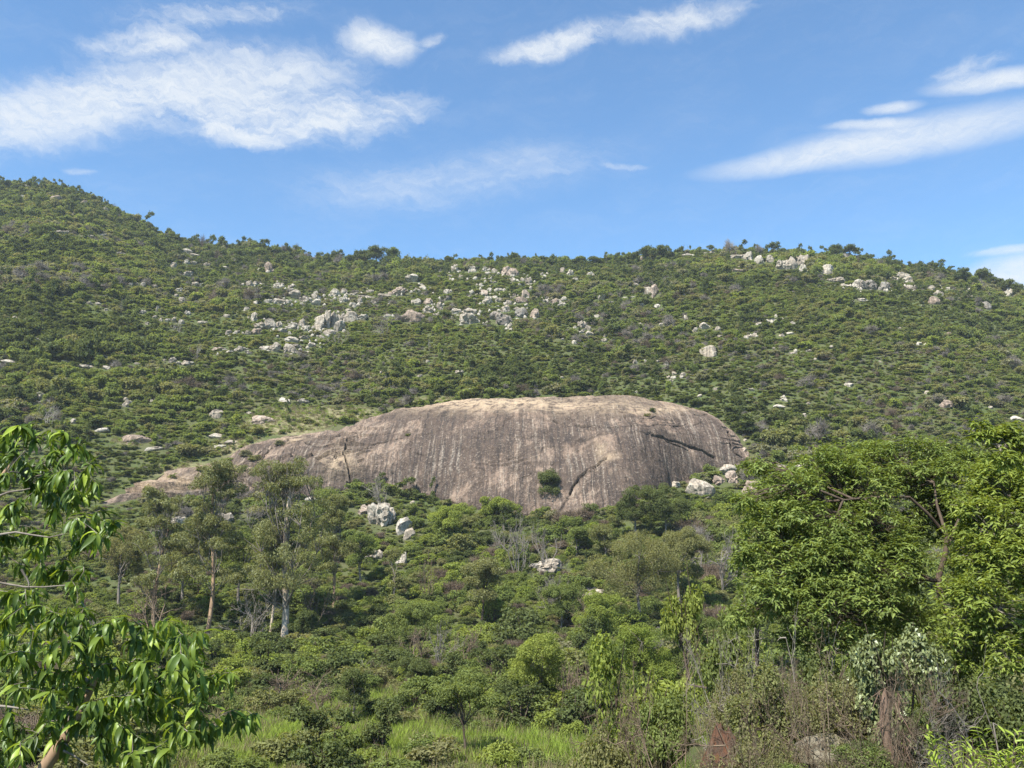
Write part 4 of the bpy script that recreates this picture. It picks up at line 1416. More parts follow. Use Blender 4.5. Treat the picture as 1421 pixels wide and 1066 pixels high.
for (name, look, u, vb, h, w, style, mat, bark, seed) in [
    ('dark_tree', 'dense dark green round tree', 762, 712, 62, 50, 'round', 'l_dark', 'bark_dark', 311),
    ('dark_tree', 'dark evergreen tree', 880, 752, 82, 62, 'round', 'l_dark', 'bark_grey', 312),
    ('dark_tree', 'broad dark evergreen tree', 925, 756, 86, 76, 'round', 'l_dark', 'bark_grey', 313),
    ('olive_tree', 'wide crowned olive green tree', 890, 880, 140, 158, 'round', 'l_olive', 'bark_grey', 314),
    ('olive_tree', 'tall olive green tree', 945, 850, 118, 90, 'round', 'l_olive', 'bark_grey', 315),
    ('feathery_tree', 'feathery dull green tree', 668, 872, 96, 74, 'round', 'l_euc', 'bark_dark', 316),
    ('leafy_tree', 'deep green leafy tree', 572, 908, 72, 90, 'round', 'l_mid', 'bark_dark', 317),
    ('small_tree', 'spreading small tree with dark forked trunk', 645, 1062, 112, 116, 'umbrella', 'l_mid', 'bark_dark', 318),
    ('small_tree', 'small dark tree with short trunk', 490, 1012, 82, 64, 'round', 'l_dark', 'bark_grey', 319),
    ('small_tree', 'low dark round tree', 576, 962, 46, 70, 'round', 'l_dark', 'bark_dark', 320),
    ('leafy_tree', 'bright yellow green leafy tree', 752, 1000, 116, 100, 'round', 'l_bright', 'bark_grey', 321),
    ('leafy_tree', 'yellow green bushy tree', 900, 985, 110, 110, 'round', 'l_bright', 'bark_grey', 322),
    ('leafy_tree', 'mid green bushy tree', 962, 975, 120, 100, 'round', 'l_mid', 'bark_grey', 323),
    ('leafy_tree', 'light green bushy tree', 690, 725, 36, 64, 'round', 'l_bright', 'bark_grey', 324),
    ('leafy_tree', 'mid green tree', 500, 812, 74, 60, 'round', 'l_mid', 'bark_grey', 325),
    ('leafy_tree', 'yellowish green tree', 625, 760, 62, 70, 'round', 'l_bright', 'bark_grey', 326),
    ('dark_tree', 'slim dark tree', 700, 745, 46, 26, 'column', 'l_dark', 'bark_grey', 327),
    ('dark_tree', 'dark shaded tree', 420, 896, 50, 48, 'round', 'l_dark', 'bark_dark', 328),
    ('olive_tree', 'dull green tree', 840, 785, 58, 52, 'round', 'l_olive', 'bark_grey', 329),
    ('leafy_tree', 'fresh green tree', 800, 775, 60, 54, 'round', 'l_mid', 'bark_grey', 330),
    ('feathery_tree', 'slim feathery tree', 548, 836, 70, 40, 'column', 'l_euc', 'bark_grey', 331),
    ('leafy_tree', 'mid green tree behind the gums', 330, 850, 120, 70, 'round', 'l_mid', 'bark_grey', 332),
    ('leafy_tree', 'olive tree behind the gums', 250, 850, 110, 70, 'round', 'l_olive', 'bark_grey', 333),
    ('leafy_tree', 'dull green tree', 165, 850, 120, 80, 'round', 'l_olive', 'bark_grey', 334),
    ('leafy_tree', 'dark leafy tree', 445, 760, 90, 70, 'round', 'l_mid', 'bark_grey', 335),
    ('leafy_tree', 'dark green bushy tree', 780, 880, 66, 76, 'round', 'l_mid', 'bark_grey', 337),
    ('leafy_tree', 'fresh green bushy tree', 830, 905, 80, 84, 'round', 'l_bright', 'bark_grey', 338),
    ('leafy_tree', 'deep green bushy tree', 850, 1010, 120, 100, 'round', 'l_mid', 'bark_grey', 339),
]:
    tree(name, look, 'tree', T, u, vb, h, w, style, mat, bark, seed)

SK = 'trees standing on the skyline'
for i, (u, vb, h, w, style, mat) in enumerate([
    (504, 368, 22, 26, 'round', 'l_dark'), (522, 368, 25, 30, 'round', 'l_dark'), (546, 368, 24, 28, 'round', 'l_mid'), (614, 366, 15, 22, 'umbrella', 'l_dark'),
    (652, 364, 22, 28, 'round', 'l_dark'), (673, 364, 18, 26, 'round', 'l_dark'), (692, 363, 16, 16, 'round', 'l_dark'), (741, 366, 10, 16, 'round', 'l_mid'),
    (800, 366, 18, 26, 'round', 'l_dark'), (900, 363, 22, 26, 'round', 'l_dark'), (917, 363, 23, 26, 'round', 'l_dark'), (880, 364, 14, 14, 'round', 'l_dark'),
    (988, 350, 12, 18, 'umbrella', 'l_dark'), (1074, 354, 16, 20, 'umbrella', 'l_dark'), (1106, 358, 12, 22, 'umbrella', 'l_dark'), (1020, 353, 10, 14, 'round', 'l_dark'),
    (1160, 360, 22, 26, 'round', 'l_dark'), (1180, 360, 17, 30, 'umbrella', 'l_dark'), (1201, 366, 12, 14, 'round', 'l_dark'), (1240, 374, 13, 24, 'round', 'l_dark'), (1262, 374, 13, 22, 'umbrella', 'l_dark'),
    (1310, 386, 14, 12, 'round', 'l_dark'), (1334, 396, 20, 32, 'round', 'l_dark'), (1372, 398, 22, 34, 'umbrella', 'l_dark'), (1400, 408, 20, 24, 'round', 'l_dark'), (1350, 400, 18, 20, 'round', 'l_mid'), (1416, 414, 20, 22, 'round', 'l_dark'),
    (380, 358, 14, 22, 'umbrella', 'l_dark'), (392, 362, 10, 18, 'round', 'l_dark'), (41, 260, 9, 9, 'round', 'l_dark'), (106, 283, 12, 16, 'round', 'l_dark'), (56, 336, 24, 28, 'round', 'l_dark'), (345, 356, 9, 24, 'round', 'l_mid'),
    (20, 264, 8, 14, 'round', 'l_dark'), (165, 312, 9, 12, 'round', 'l_dark'), (200, 332, 11, 16, 'round', 'l_dark'), (240, 342, 8, 14, 'round', 'l_dark'), (585, 366, 9, 14, 'round', 'l_mid'), (460, 366, 14, 14, 'round', 'l_dark'), (830, 367, 7, 20, 'round', 'l_mid'), (1285, 382, 10, 18, 'round', 'l_dark'),
]):
    h, w = h * 1.12, w * 1.2
    p_ = hit(u, vb)
    tree('hilltop_tree', ('flat-topped ' if style == 'umbrella' else 'rounded ') + ('dark' if mat == 'l_dark' else 'mid green') + (' tree' if h > 14 else ' small tree'), 'tree', SK, u, vb, h, w, style, mat, 'bark_dark', 400 + i, y=min(p_[1], 435 if u > 330 else 480))

rr_ = np.random.default_rng(48)
for i in range(46):
    u = 230 + (1410 - 230) * (i + rr_.random()) / 46
    p_ = hit(u, 470)
    yr_ = np.interp(p_[0] / p_[1], _ra, RID_Y) - rr_.uniform(0, 10)
    x_ = (u - PW / 2) / PF / CP * yr_
    for _ in range(3):
        uu, vv = project(np.array([x_, yr_, terrain(x_, yr_)]))
        x_ -= (uu - u) * yr_ / PF
    tree('hilltop_tree', ['low dark tree', 'low green tree', 'small flat-topped tree'][i % 3], 'tree', SK, u, float(vv), rr_.uniform(7, 13), rr_.uniform(12, 24), ['round', 'round', 'umbrella'][i % 3], ['l_dark', 'l_mid', 'l_dark'][i % 3], 'bark_dark', 560 + i, y=float(yr_))


def build_rubble():
    r = np.random.default_rng(49)
    b = MB()
    shapes = [rock_shape(200 + k, 2, 1.0, 12) for k in range(10)]
    zones = [z for z in BOULDERS if z[1] < 500 and (330 < z[0] < 780 or z[0] > 1000) and z[3] > 4]
    for _ in range(620):
        z = zones[int(r.integers(0, len(zones)))]
        u, v = z[0] + r.normal() * (6 + z[2] * .5), z[1] + r.normal() * 3 + 2
        if v < 372:
            continue
        p = hit(u, v)
        if p[1] > 500:
            continue
        m = p[1] / PF
        s = np.array([r.uniform(2.5, 6.5), r.uniform(2.5, 6), r.uniform(2, 6.5)]) * m * .62
        V, Fc = shapes[int(r.integers(0, 10))]
        a = r.uniform(0, 6.28)
        R = np.array([[math.cos(a), -math.sin(a), 0], [math.sin(a), math.cos(a), 0], [0, 0, 1]])
        b.add(V * s @ R.T + p + [0, 0, s[2] * .45], Fc)
    link('rubble', b.mesh('rubble', M['boulder'], False), kind='stuff', label='broken pale rock rubble between the boulders of the upper bands')


build_rubble()
for i, (u, vb, h, w) in enumerate([(462, 367, 20, 12), (955, 358, 24, 12), (840, 368, 20, 6), (590, 367, 12, 8), (948, 360, 16, 10), (250, 350, 16, 10)]):
    p_ = hit(u, vb)
    bare_tree('bare_tree', 'thin leafless tree', u, vb, h, w, 'twig_grey', 450 + i, n0=2, gens=4, rad=.02, group='bare trees on the skyline', y=min(p_[1], 430), kids=2)
for i, (u, vb, h, w, look, mat) in enumerate([
    (243, 466, 26, 18, 'bleached dead tree', 'twig_white'), (272, 498, 26, 14, 'bleached dead tree', 'twig_white'), (68, 590, 36, 34, 'bleached dead tree', 'twig_white'), (32, 552, 26, 20, 'bleached dead tree', 'twig_white'),
    (168, 436, 24, 10, 'grey dead tree', 'twig_grey'), (205, 388, 20, 10, 'grey dead tree', 'twig_grey'), (742, 470, 34, 12, 'dark dead tree', 'twig_brown'), (596, 488, 24, 5, 'thin pale stem tree', 'twig_white'),
    (720, 802, 84, 66, 'leafless grey tree', 'twig_grey'), (760, 795, 66, 46, 'leafless grey tree', 'twig_grey'), (700, 780, 50, 40, 'leafless grey tree', 'twig_grey'),
    (350, 890, 70, 78, 'tangled pale grey leafless tree', 'twig_grey'), (608, 926, 60, 60, 'pale stemmed bare tree', 'twig_grey'), (580, 925, 50, 50, 'brown bare tree', 'twig_brown'), (640, 925, 52, 50, 'brown bare tree', 'twig_brown'),
    (532, 705, 44, 48, 'dark grey bare tree', 'twig_grey'), (1002, 825, 86, 66, 'leafless grey tree', 'twig_grey'), (975, 800, 60, 40, 'leafless grey tree', 'twig_grey'), (592, 838, 70, 26, 'tall brown bare tree', 'twig_brown'), (770, 860, 60, 46, 'leafless grey tree', 'twig_grey'),
    (210, 880, 70, 70, 'brown bare tree', 'twig_brown'), (430, 880, 80, 60, 'brown bare tree', 'twig_brown'), (820, 900, 70, 50, 'brown bare tree', 'twig_brown'), (400, 985, 56, 90, 'browning bare tree', 'twig_brown'), (455, 1000, 50, 70, 'browning bare tree', 'twig_brown'), (530, 960, 40, 60, 'browning bare tree', 'twig_brown'), (345, 740, 40, 40, 'grey bare tree', 'twig_grey'), (235, 730, 36, 60, 'grey bare tree', 'twig_grey'), (785, 1010, 90, 80, 'brown bare tree', 'twig_brown'), (470, 480, 30, 40, 'dark grey bare tree', 'twig_grey'), (535, 470, 36, 44, 'dark grey bare tree', 'twig_grey'),
]):
    bare_tree('bare_tree', look, u, vb, h, w, mat, 470 + i, n0=5, gens=5, rad=.02 if h > 40 else .014)

# ------------------------------------------------------------------ shrubs and scrub
KIND = [('round', 'l_dark'), ('round', 'l_mid'), ('round', 'l_mid'), ('round', 'l_olive'), ('flat', 'l_mid'), ('flat', 'l_dark'), ('flat', 'l_olive'), ('tall', 'l_dark'), ('round', 'l_bright'), ('round', 'l_pale')]
LOOK = ['dark green shrub', 'mid green shrub', 'mid green shrub', 'olive green shrub', 'spreading green shrub', 'spreading dark shrub', 'spreading olive shrub', 'upright dark shrub', 'yellow green shrub', 'grey green shrub', 'grey leafless shrub', 'brown leafless shrub']


def build_shrubs():
    r = np.random.default_rng(31)
    protos = {}
    for k, (kind, mat) in enumerate(KIND):
        protos[k] = [shrub_meshes(700 + k * 10 + j, kind, 3000, 0.105, 0.055, mat) for j in range(2)]
    for k, mt in ((10, 'twig_grey'), (11, 'twig_brown')):
        protos[k] = [(None, bare_mesh(800 + k * 3 + j, mt, 5, 3, 0.02, 8, 0.9, 0.5, 0.42)) for j in range(2)]
    for i in np.argsort(-SBIG.astype(int), kind='stable')[:int(SBIG.sum())]:
        k = int(SI[i])
        fo, st = protos[k][int(r.integers(0, 2))]
        e = link('bare_shrub' if k > 9 else 'shrub', None, loc=(SX[i], SY[i], SZ[i] - 0.05), cat='shrub', group='shrubs covering the valley floor')
        e.rotation_euler = (0, 0, r.uniform(0, 6.28))
        e.scale = (SR[i], SR[i], SH[i])
        if fo is None:
            link('branch', st, e)
        else:
            link('foliage', fo, e)
            link('stem', st, e)
        m = PF / SY[i]
        sz = SR[i] * m
        register(e, ('small ' if sz < 20 else 'large ' if sz > 34 else '') + LOOK[k], SU[i], SV[i] - SH[i] * m * .5, sz)
    # a few bushes rooted in the ledges of the dome itself
    pu, pv = project(DOME_P)
    for (u, v, w, k, tag_) in ((312, 646, 30, 1, 'green shrub on a ledge of the low dome tail, left of the notch'), (338, 634, 26, 9, 'grey green shrub on the broken top of the dome tail'), (352, 640, 22, 3, 'olive shrub in the grassy step of the dome tail'),
                               (906, 572, 17, 0, 'single dark shrub rooted in the crest crack of the dome'), (898, 578, 12, 3, 'tiny olive tuft beside the crest crack of the dome'), (280, 655, 22, 3, 'olive shrub near the thin tip of the dome tail'),
                               (566, 605, 10, 3, 'tiny olive tuft in the middle of the dome face'), (500, 668, 26, 10, 'grey leafless shrub against the dark left foot of the dome'), (545, 655, 22, 10, 'smaller grey leafless shrub against the foot of the dome'),
                               (385, 618, 20, 9, 'grey green tuft on the shoulder of the dome tail'), (240, 664, 20, 1, 'green shrub at the thin tip of the dome tail')):
        q = np.argmin((pu - u) ** 2 + (pv - v) ** 2)
        p_ = DOME_P.reshape(-1, 3)[q]
        fo, st = protos[k][0]
        e = link('bare_shrub' if k > 9 else 'shrub', None, loc=tuple(p_ - [0, 0, .1]), cat='shrub', group='shrubs rooted on the dome', label=tag_)
        s = w * p_[1] / PF / 2
        e.scale = (s, s, s * .7)
        if fo is None:
            link('branch', st, e)
        else:
            link('foliage', fo, e)
            link('stem', st, e)
    rest = ~SBIG
    for nm, sel, n, L, W, lab in (('valley_scrub', rest & (SY < 165), 2000, 0.12, 0.07, 'mixed green and brown scrub filling the valley and lower slope'),
                                  ('hillside_scrub', rest & (SY >= 165), 900, 0.19, 0.12, 'dense low green bush covering the hillside up to the ridge')):
        k = np.where(sel)[0]
        gn_scatter(nm, np.stack([SX[k], SY[k], SZ[k] - .1], -1), np.stack([r.normal(0, .08, len(k)), r.normal(0, .08, len(k)), r.uniform(0, 6.28, len(k))], -1),
                   np.stack([SR[k], SR[k], SH[k]], -1), SI[k], far_sources(n, L, W, 900 if nm[0] == 'v' else 950), lab)


build_shrubs()


def build_grass():
    r = np.random.default_rng(41)
    src = []
    for j, mat in enumerate(('grass', 'grass', 'grass_dry')):
        b = MB()
        n = 46
        a = r.uniform(0, 6.28, n)
        q = np.sqrt(r.random(n)) * 0.35
        P = np.stack([q * np.cos(a), q * np.sin(a), np.zeros(n)], -1)
        D = nrm(np.stack([r.normal(size=n) * .35, r.normal(size=n) * .35, np.ones(n)], -1))
        b.leaves(P, D, nrm(r.normal(size=(n, 3))), r.uniform(.35, .8, n), 0.028, 0.1, 0.25, 'fold')
        src.append(b.mesh('grass_tuft', M[mat]))
    n = 42000
    y = 14 + (95 - 14) * r.random(n) ** 0.8
    x = (r.random(n) * 2 - 1) * (0.62 * y + 3)
    z = terrain(x, y)
    u, v = project(np.stack([x, y, z], -1))
    f = spot(u, v, GRASS_SPOTS)
    keep = r.random(n) < np.clip(0.15 + f * 1.3 + 0.3 * ((x > 1.5) & (y < 22)), 0, 1)
    x, y, z, f = x[keep], y[keep], z[keep], f[keep]
    # pale grass on the bare shoulders around the dome
    n = 26000
    u2 = r.uniform(140, 720, n)
    y2 = r.uniform(165, 245, n)
    x2 = (u2 - PW / 2) / PF * y2 * 1.02
    z2 = terrain(x2, y2)
    uu, vv = project(np.stack([x2, y2, z2], -1))
    k2 = (spot(uu, vv, DRY_SPOTS) > .3) & (r.random(n) < .75) & ~dome_mask(x2, y2, uu, 0.5)
    x, y, z = np.concatenate([x, x2[k2]]), np.concatenate([y, y2[k2]]), np.concatenate([z, z2[k2]])
    idx = np.concatenate([np.where(f > .3, r.choice([0, 1, 1, 2], len(f)), r.choice([0, 2, 2], len(f))), r.choice([2, 2, 0], int(k2.sum()))])
    m = len(x)
    s = r.uniform(.7, 1.4, m) * np.where(y > 150, 0.8, np.where(y < 22, .55, 1.0))
    gn_scatter('grass', np.stack([x, y, z - .03], -1), np.stack([0 * x, 0 * x, r.uniform(0, 6.28, m)], -1), np.stack([s, s, s], -1), idx, src, 'long fresh and dry grass in the clearing and on bare shoulders')


build_grass()

# ------------------------------------------------------------------ the drooping-leaved tree close by
def leaf_blade(seed, curl, name='leaf'):
    r = np.random.default_rng(seed)
    n = 7
    t = np.linspace(0, 1, n)
    w = np.sin(np.pi * t ** 0.8) ** 0.9 * (1 - 0.25 * t) * 0.128
    w[0], w[-1] = 0.008, 0.002
    ang = -curl * t ** 1.3
    dx, dz = np.cos(ang), np.sin(ang)
    x = np.concatenate([[0], np.cumsum((dx[1:] + dx[:-1]) / 2)]) / (n - 1)
    z = np.concatenate([[0], np.cumsum((dz[1:] + dz[:-1]) / 2)]) / (n - 1)
    c = np.stack([x, 0 * x + 0.02 * np.sin(t * 5 + seed), z], -1)
    up = np.stack([-np.sin(ang), 0 * ang, np.cos(ang)], -1)
    wav = 0.03 * np.sin(t * 9 + seed)
    l = c + np.array([0, 1, 0]) * w[:, None] + up * (w * 0.38 + wav * w * 4)[:, None]
    rr = c - np.array([0, 1, 0]) * w[:, None] + up * (w * 0.38 - wav * w * 4)[:, None]
    V = np.concatenate([l, c, rr])
    i = np.arange(n - 1)
    q = np.concatenate([np.stack([i, i + n, i + n + 1, i + 1], -1), np.stack([i + n, i + 2 * n, i + 2 * n + 1, i + n + 1], -1)])
    return V, q


def frame(D, up):
    D = nrm(D)
    S = nrm(np.cross(up, D))
    return D, S, np.cross(D, S)


def grow_to(tips, nodes, b, r, rad0=0.014, sag=0.05):
    """connect every tip to the nearest wood already grown; returns direction at each tip"""
    nodes = [np.asarray(p, float) for p in nodes]
    rads = [rad0 * 1.6] * len(nodes)
    root = nodes[0]
    order = np.argsort([min(np.linalg.norm(t - p) for p in nodes) for t in tips])
    dirs = [None] * len(tips)
    for k in order:
        t = tips[k]
        A = np.array(nodes)
        d = np.linalg.norm(A - t, axis=1) + 0.25 * np.maximum(A[:, 2] - t[2], 0)
        j = int(np.argmin(d))
        q = bend(nodes[j], t, r, 0.07, 5, -sag)
        R = min(rads[j] * 0.8, rad0)
        b.tube(q, np.linspace(R, max(R * .35, .0022), 5), 5)
        for s in (1, 2, 3):
            nodes.append(q[s])
            rads.append(R * (1 - .18 * s))
        dirs[k] = nrm(q[4] - q[3])
    return dirs


LT_TIPS = [(20, 90), (110, 90), (190, 75), (240, 95), (40, 140), (130, 205), (200, 190), (270, 170), (290, 230), (150, 260), (220, 250), (60, 290), (10, 200), (110, 370), (230, 340), (300, 310), (340, 340), (290, 380), (40, 390), (10, 420), (120, 480), (190, 460), (250, 480), (0, 550), (240, 400), (20, 300), (170, 130), (95, 240), (60, 60), (150, 330),
           (90, 600), (150, 640), (200, 600), (240, 660), (300, 690), (340, 630), (400, 640), (480, 640), (400, 700), (520, 690), (600, 675), (540, 740), (160, 730), (60, 760), (20, 740), (200, 790), (300, 780), (430, 760), (520, 790), (560, 825), (640, 800), (690, 795), (150, 850), (230, 840), (270, 880), (340, 860), (400, 860), (480, 870), (440, 920), (370, 960), (420, 990), (480, 1010), (600, 920), (700, 905), (760, 915), (30, 910), (90, 990), (20, 970), (520, 940), (560, 970), (230, 940), (630, 985), (10, 640), (350, 750), (260, 720), (120, 780), (450, 690), (580, 770), (330, 920), (300, 990), (380, 1040), (180, 900), (50, 840), (460, 830), (250, 600), (40, 600), (600, 860), (140, 940), (60, 1040)]


def build_near_tree():
    r = np.random.default_rng(61)
    zs = 903 / 420.0
    px = [(x / zs, 570 + y / zs) for x, y in LT_TIPS]
    front = len(px)
    extra = []
    for x, y in px:
        for _ in range(1 + int(r.random() < .5)):
            extra.append((x - abs(r.normal(0, 22)) * .8, y + r.normal(8, 18)))
    extra += [(-r.uniform(5, 160), r.uniform(600, 1100)) for _ in range(30)]
    tips = []
    for i, (u, v) in enumerate(px + extra):
        d = 4.9 + r.normal(0, .18) + (0.25 if v < 800 else -0.1) - 0.0006 * u
        if i >= front:
            d += r.uniform(0.15, 0.6)
        tips.append(at(u, v - 6, d))
    foot = at(8, 1250, 5.0)
    gz = terrain(foot[0], foot[1])
    foot[2] = gz
    e = link('near_tree', None, loc=tuple(foot), cat='tree', label='close tree with long glossy drooping leaves in hanging clusters, trunk leaning over the slope')
    org = foot.copy()
    lo = [foot + [0, 0, -.2], at(45, 1090, 5.0), at(93, 1021, 5.0), at(112, 985, 5.02), at(135, 935, 5.05)]
    hi = [foot + [0, .05, 0], at(-40, 1060, 5.2), at(-55, 920, 5.3), at(-40, 800, 5.35), at(-20, 690, 5.35), at(20, 640, 5.3)]
    b = MB()

    def smooth(pl, k=4):
        pl = np.array(pl)
        t = np.linspace(0, len(pl) - 1, (len(pl) - 1) * k + 1)
        q = np.stack([np.interp(t, np.arange(len(pl)), pl[:, i]) for i in range(3)], -1)
        q[1:-1] = (q[:-2] + q[1:-1] * 2 + q[2:]) / 4
        return q

    lo, hi = smooth(lo), smooth(hi)
    b.tube(lo - org, np.linspace(.045, .017, len(lo)), 9)
    b.tube(hi - org, np.linspace(.045, .012, len(hi)), 9)
    link('trunk', b.mesh('trunk', M['bark_tan'], True), e)
    b = MB()
    dirs = grow_to(tips, list(lo) + list(hi), b, r, 0.012)
    # a few bare twigs
    for (a, c, y) in (((-5, 808), (95, 812), 4.9), ((0, 688), (42, 678), 5.0), ((0, 742), (90, 741), 4.8), ((0, 980), (40, 985), 4.7), ((93, 1020), (155, 1016), 4.9), ((88, 1042), (122, 1062), 4.9), ((30, 790), (40, 815), 4.8)):
        b.tube(bend(at(*a, y), at(*c, y), r, .04, 5), np.linspace(.007, .003, 5), 5)
    for q in b.v:
        q -= org
    link('branch', b.mesh('branch', M['bark_grey'], True), e)
    blades = []
    for s in range(5):
        V, q = leaf_blade(s, 0.5 + 0.35 * s)
        x = MB()
        x.add(V, q, 0.25 + 0.12 * s)
        blades.append((V, q, x.mesh('leaf', M['l_near'], True)))
    Ls = []
    for i, (t, d) in enumerate(zip(tips, dirs)):
        n = int(r.integers(15, 22)) if i < front else int(r.integers(12, 17))
        a0 = r.uniform(0, 6.28)
        young = r.random() < .55
        for k in range(n):
            a = a0 + k * 2.4
            # alternate leaves along the last stretch of the twig, all hanging down
            back = r.uniform(0, 0.20) * (k / n)
            base = t - d * back
            el = r.normal(-0.35, 0.42) - 0.6 * (k / n)
            D = np.array([math.cos(a) * math.cos(el), math.sin(a) * math.cos(el), math.sin(el)]) + d * 0.45 + np.array([0.0, 0, -.1])
            D = nrm(D)
            up = nrm(np.array([0, 0, 1.0]) + r.normal(size=3) * .28 - 0 * D)
            L = r.uniform(0.07, 0.142) * (0.8 if k < 3 else 1)
            Ls.append((base, D, up, L, int(r.integers(0, 5)), i < front, base[1]))
    vis = [k for k, q in enumerate(Ls) if q[5]]
    uv = [project(Ls[k][0]) for k in vis]
    vis = [k for k, (u, v) in zip(vis, uv) if -5 < u < 400 and v < 1066]
    vis.sort(key=lambda k: Ls[k][6])
    pick = set(vis[:300])
    rest = MB()
    for k, (base, D, up, L, s, fr, yy) in enumerate(Ls):
        X, Yv, Zv = frame(D, up)
        if k in pick:
            o = link('leaf', blades[s][2], e)
            Mx = Matrix(((X[0] * L, Yv[0] * L, Zv[0] * L, base[0] - org[0]), (X[1] * L, Yv[1] * L, Zv[1] * L, base[1] - org[1]), (X[2] * L, Yv[2] * L, Zv[2] * L, base[2] - org[2]), (0, 0, 0, 1)))
            o.matrix_local = Mx
        else:
            V, q, _ = blades[s]
            rest.add((V[:, :1] * X + V[:, 1:2] * Yv + V[:, 2:] * Zv) * L + base - org, q, r.random())
    o = link('foliage', rest.mesh('foliage', M['l_near'], True), e, kind='stuff')


build_near_tree()


# ------------------------------------------------------------------ broadleaf trees on the bank
def spray_tree(name, label, foot, trunk, limbs, lobes, mat, bark, seed, L=0.15, W=0.045, per=62, cat='tree', reddish=0.0, tr=0.10, droop=0.35):
    """crown of flat boughs; every twig tip carries a rosette of hanging leaflets. lobes: (u, v, depth, w px, h px)"""
    r = np.random.default_rng(seed)
    foot = np.asarray(foot, float)
    e = link(name, None, loc=tuple(foot), cat=cat, label=label)
    path = np.array([foot + [0, 0, -.3]] + [at(*q) for q in trunk])
    t = np.linspace(0, len(path) - 1, len(path) * 3)
    q = np.stack([np.interp(t, np.arange(len(path)), path[:, i]) for i in range(3)], -1)
    q[1:-1] = (q[:-2] + 2 * q[1:-1] + q[2:]) / 4
    b = MB()
    b.tube(q - foot, np.linspace(tr, tr * .5, len(q)), 9)
    link('trunk', b.mesh('trunk', M[bark], True), e)
    b = MB()
    wood = [q[k] for k in range(len(q) // 2, len(q))]
    for lm in limbs:
        pl = np.array([at(*x) for x in lm])
        tt = np.linspace(0, len(pl) - 1, len(pl) * 3)
        pq = np.stack([np.interp(tt, np.arange(len(pl)), pl[:, i]) for i in range(3)], -1)
        b.tube(pq, np.linspace(tr * .45, tr * .18, len(pq)), 7)
        wood += list(pq)
    cs = []
    tipP, tipO = [], []
    for (u, v, y, w, h) in lobes:
        c = at(u + r.normal() * 6, v + r.normal() * 9, y)
        m = y / PF
        rx, rz = w * m / 2 * 1.0, h * m / 2 * 1.2
        rz = max(rz, rx * r.uniform(.5, .8))
        k = int(per * (rx * rx * 2.2 + rx * rz * 2.0)) + 12
        d = ball(k, r)
        d[:, 2] = np.where(d[:, 2] < -0.5, -d[:, 2], d[:, 2])
        # broken outline: a few sub-boughs per lobe
        ns = 8
        sd = ball(ns, r) * np.array([.6, .6, .6])
        which = r.integers(0, ns, k)
        P = c + (sd[which] * 1.0 + d * r.uniform(.2, .62, (k, 1))) * np.array([rx, rx * .9, rz])
        tipP.append(P)
        tipO.append(nrm(d * .6 + nrm(P - c) * .5 + np.array([0, 0, .25])))
        cs.append((c, P))
    for c, P in cs:
        A = np.array(wood)
        s = A[np.argmin(np.linalg.norm(A - c, axis=1) + .2 * np.abs(A[:, 2] - c[2]))]
        pq = bend(s, c, r, .1, 6)
        b.tube(pq, np.linspace(tr * .3, tr * .1, 6), 6)
        k = r.integers(2, 6, len(P))
        far = r.random(len(P)) < .4
        b.segs(pq[k][far], (pq[k] * .45 + P * .55 + r.normal(size=P.shape) * .04)[far], tr * .08, tr * .05)
        b.segs((pq[k] * .45 + P * .55)[far], P[far], tr * .05, tr * .025)
    for x in b.v:
        x -= foot
    link('branch', b.mesh('branch', M[bark], True), e)
    P, O = np.concatenate(tipP), np.concatenate(tipO)
    nl = 8
    n = len(P)
    a = r.uniform(0, 6.28, (n, 1)) + np.arange(nl)[None] * 2.39
    el = r.normal(0.05, .3, (n, nl))
    D = np.stack([np.cos(a) * np.cos(el), np.sin(a) * np.cos(el), np.sin(el) - droop], -1) + O[:, None] * .5
    D = nrm(D.reshape(-1, 3))
    base = np.repeat(P, nl, 0) + r.normal(size=(n * nl, 3)) * .035
    up = nrm(np.array([0, 0, 1.0]) + O.repeat(nl, 0) * .4 + r.normal(size=base.shape) * .35)
    b = MB()
    tint = np.clip(np.repeat(r.random(n), nl) * .6 + r.random(n * nl) * .4, 0, 1)
    b.leaves(base - foot, D, up, L * r.uniform(.7, 1.25, n * nl), W * r.uniform(.8, 1.2, n * nl), .28, .3, 'fold', tint)
    if reddish:
        k = r.random(n) < reddish
    link('foliage', b.mesh('foliage', M[mat]), e)
    return e


def ground_at(u, y):
    d = at(u, 800, y)
    return np.array([d[0], y, terrain(d[0], y)])


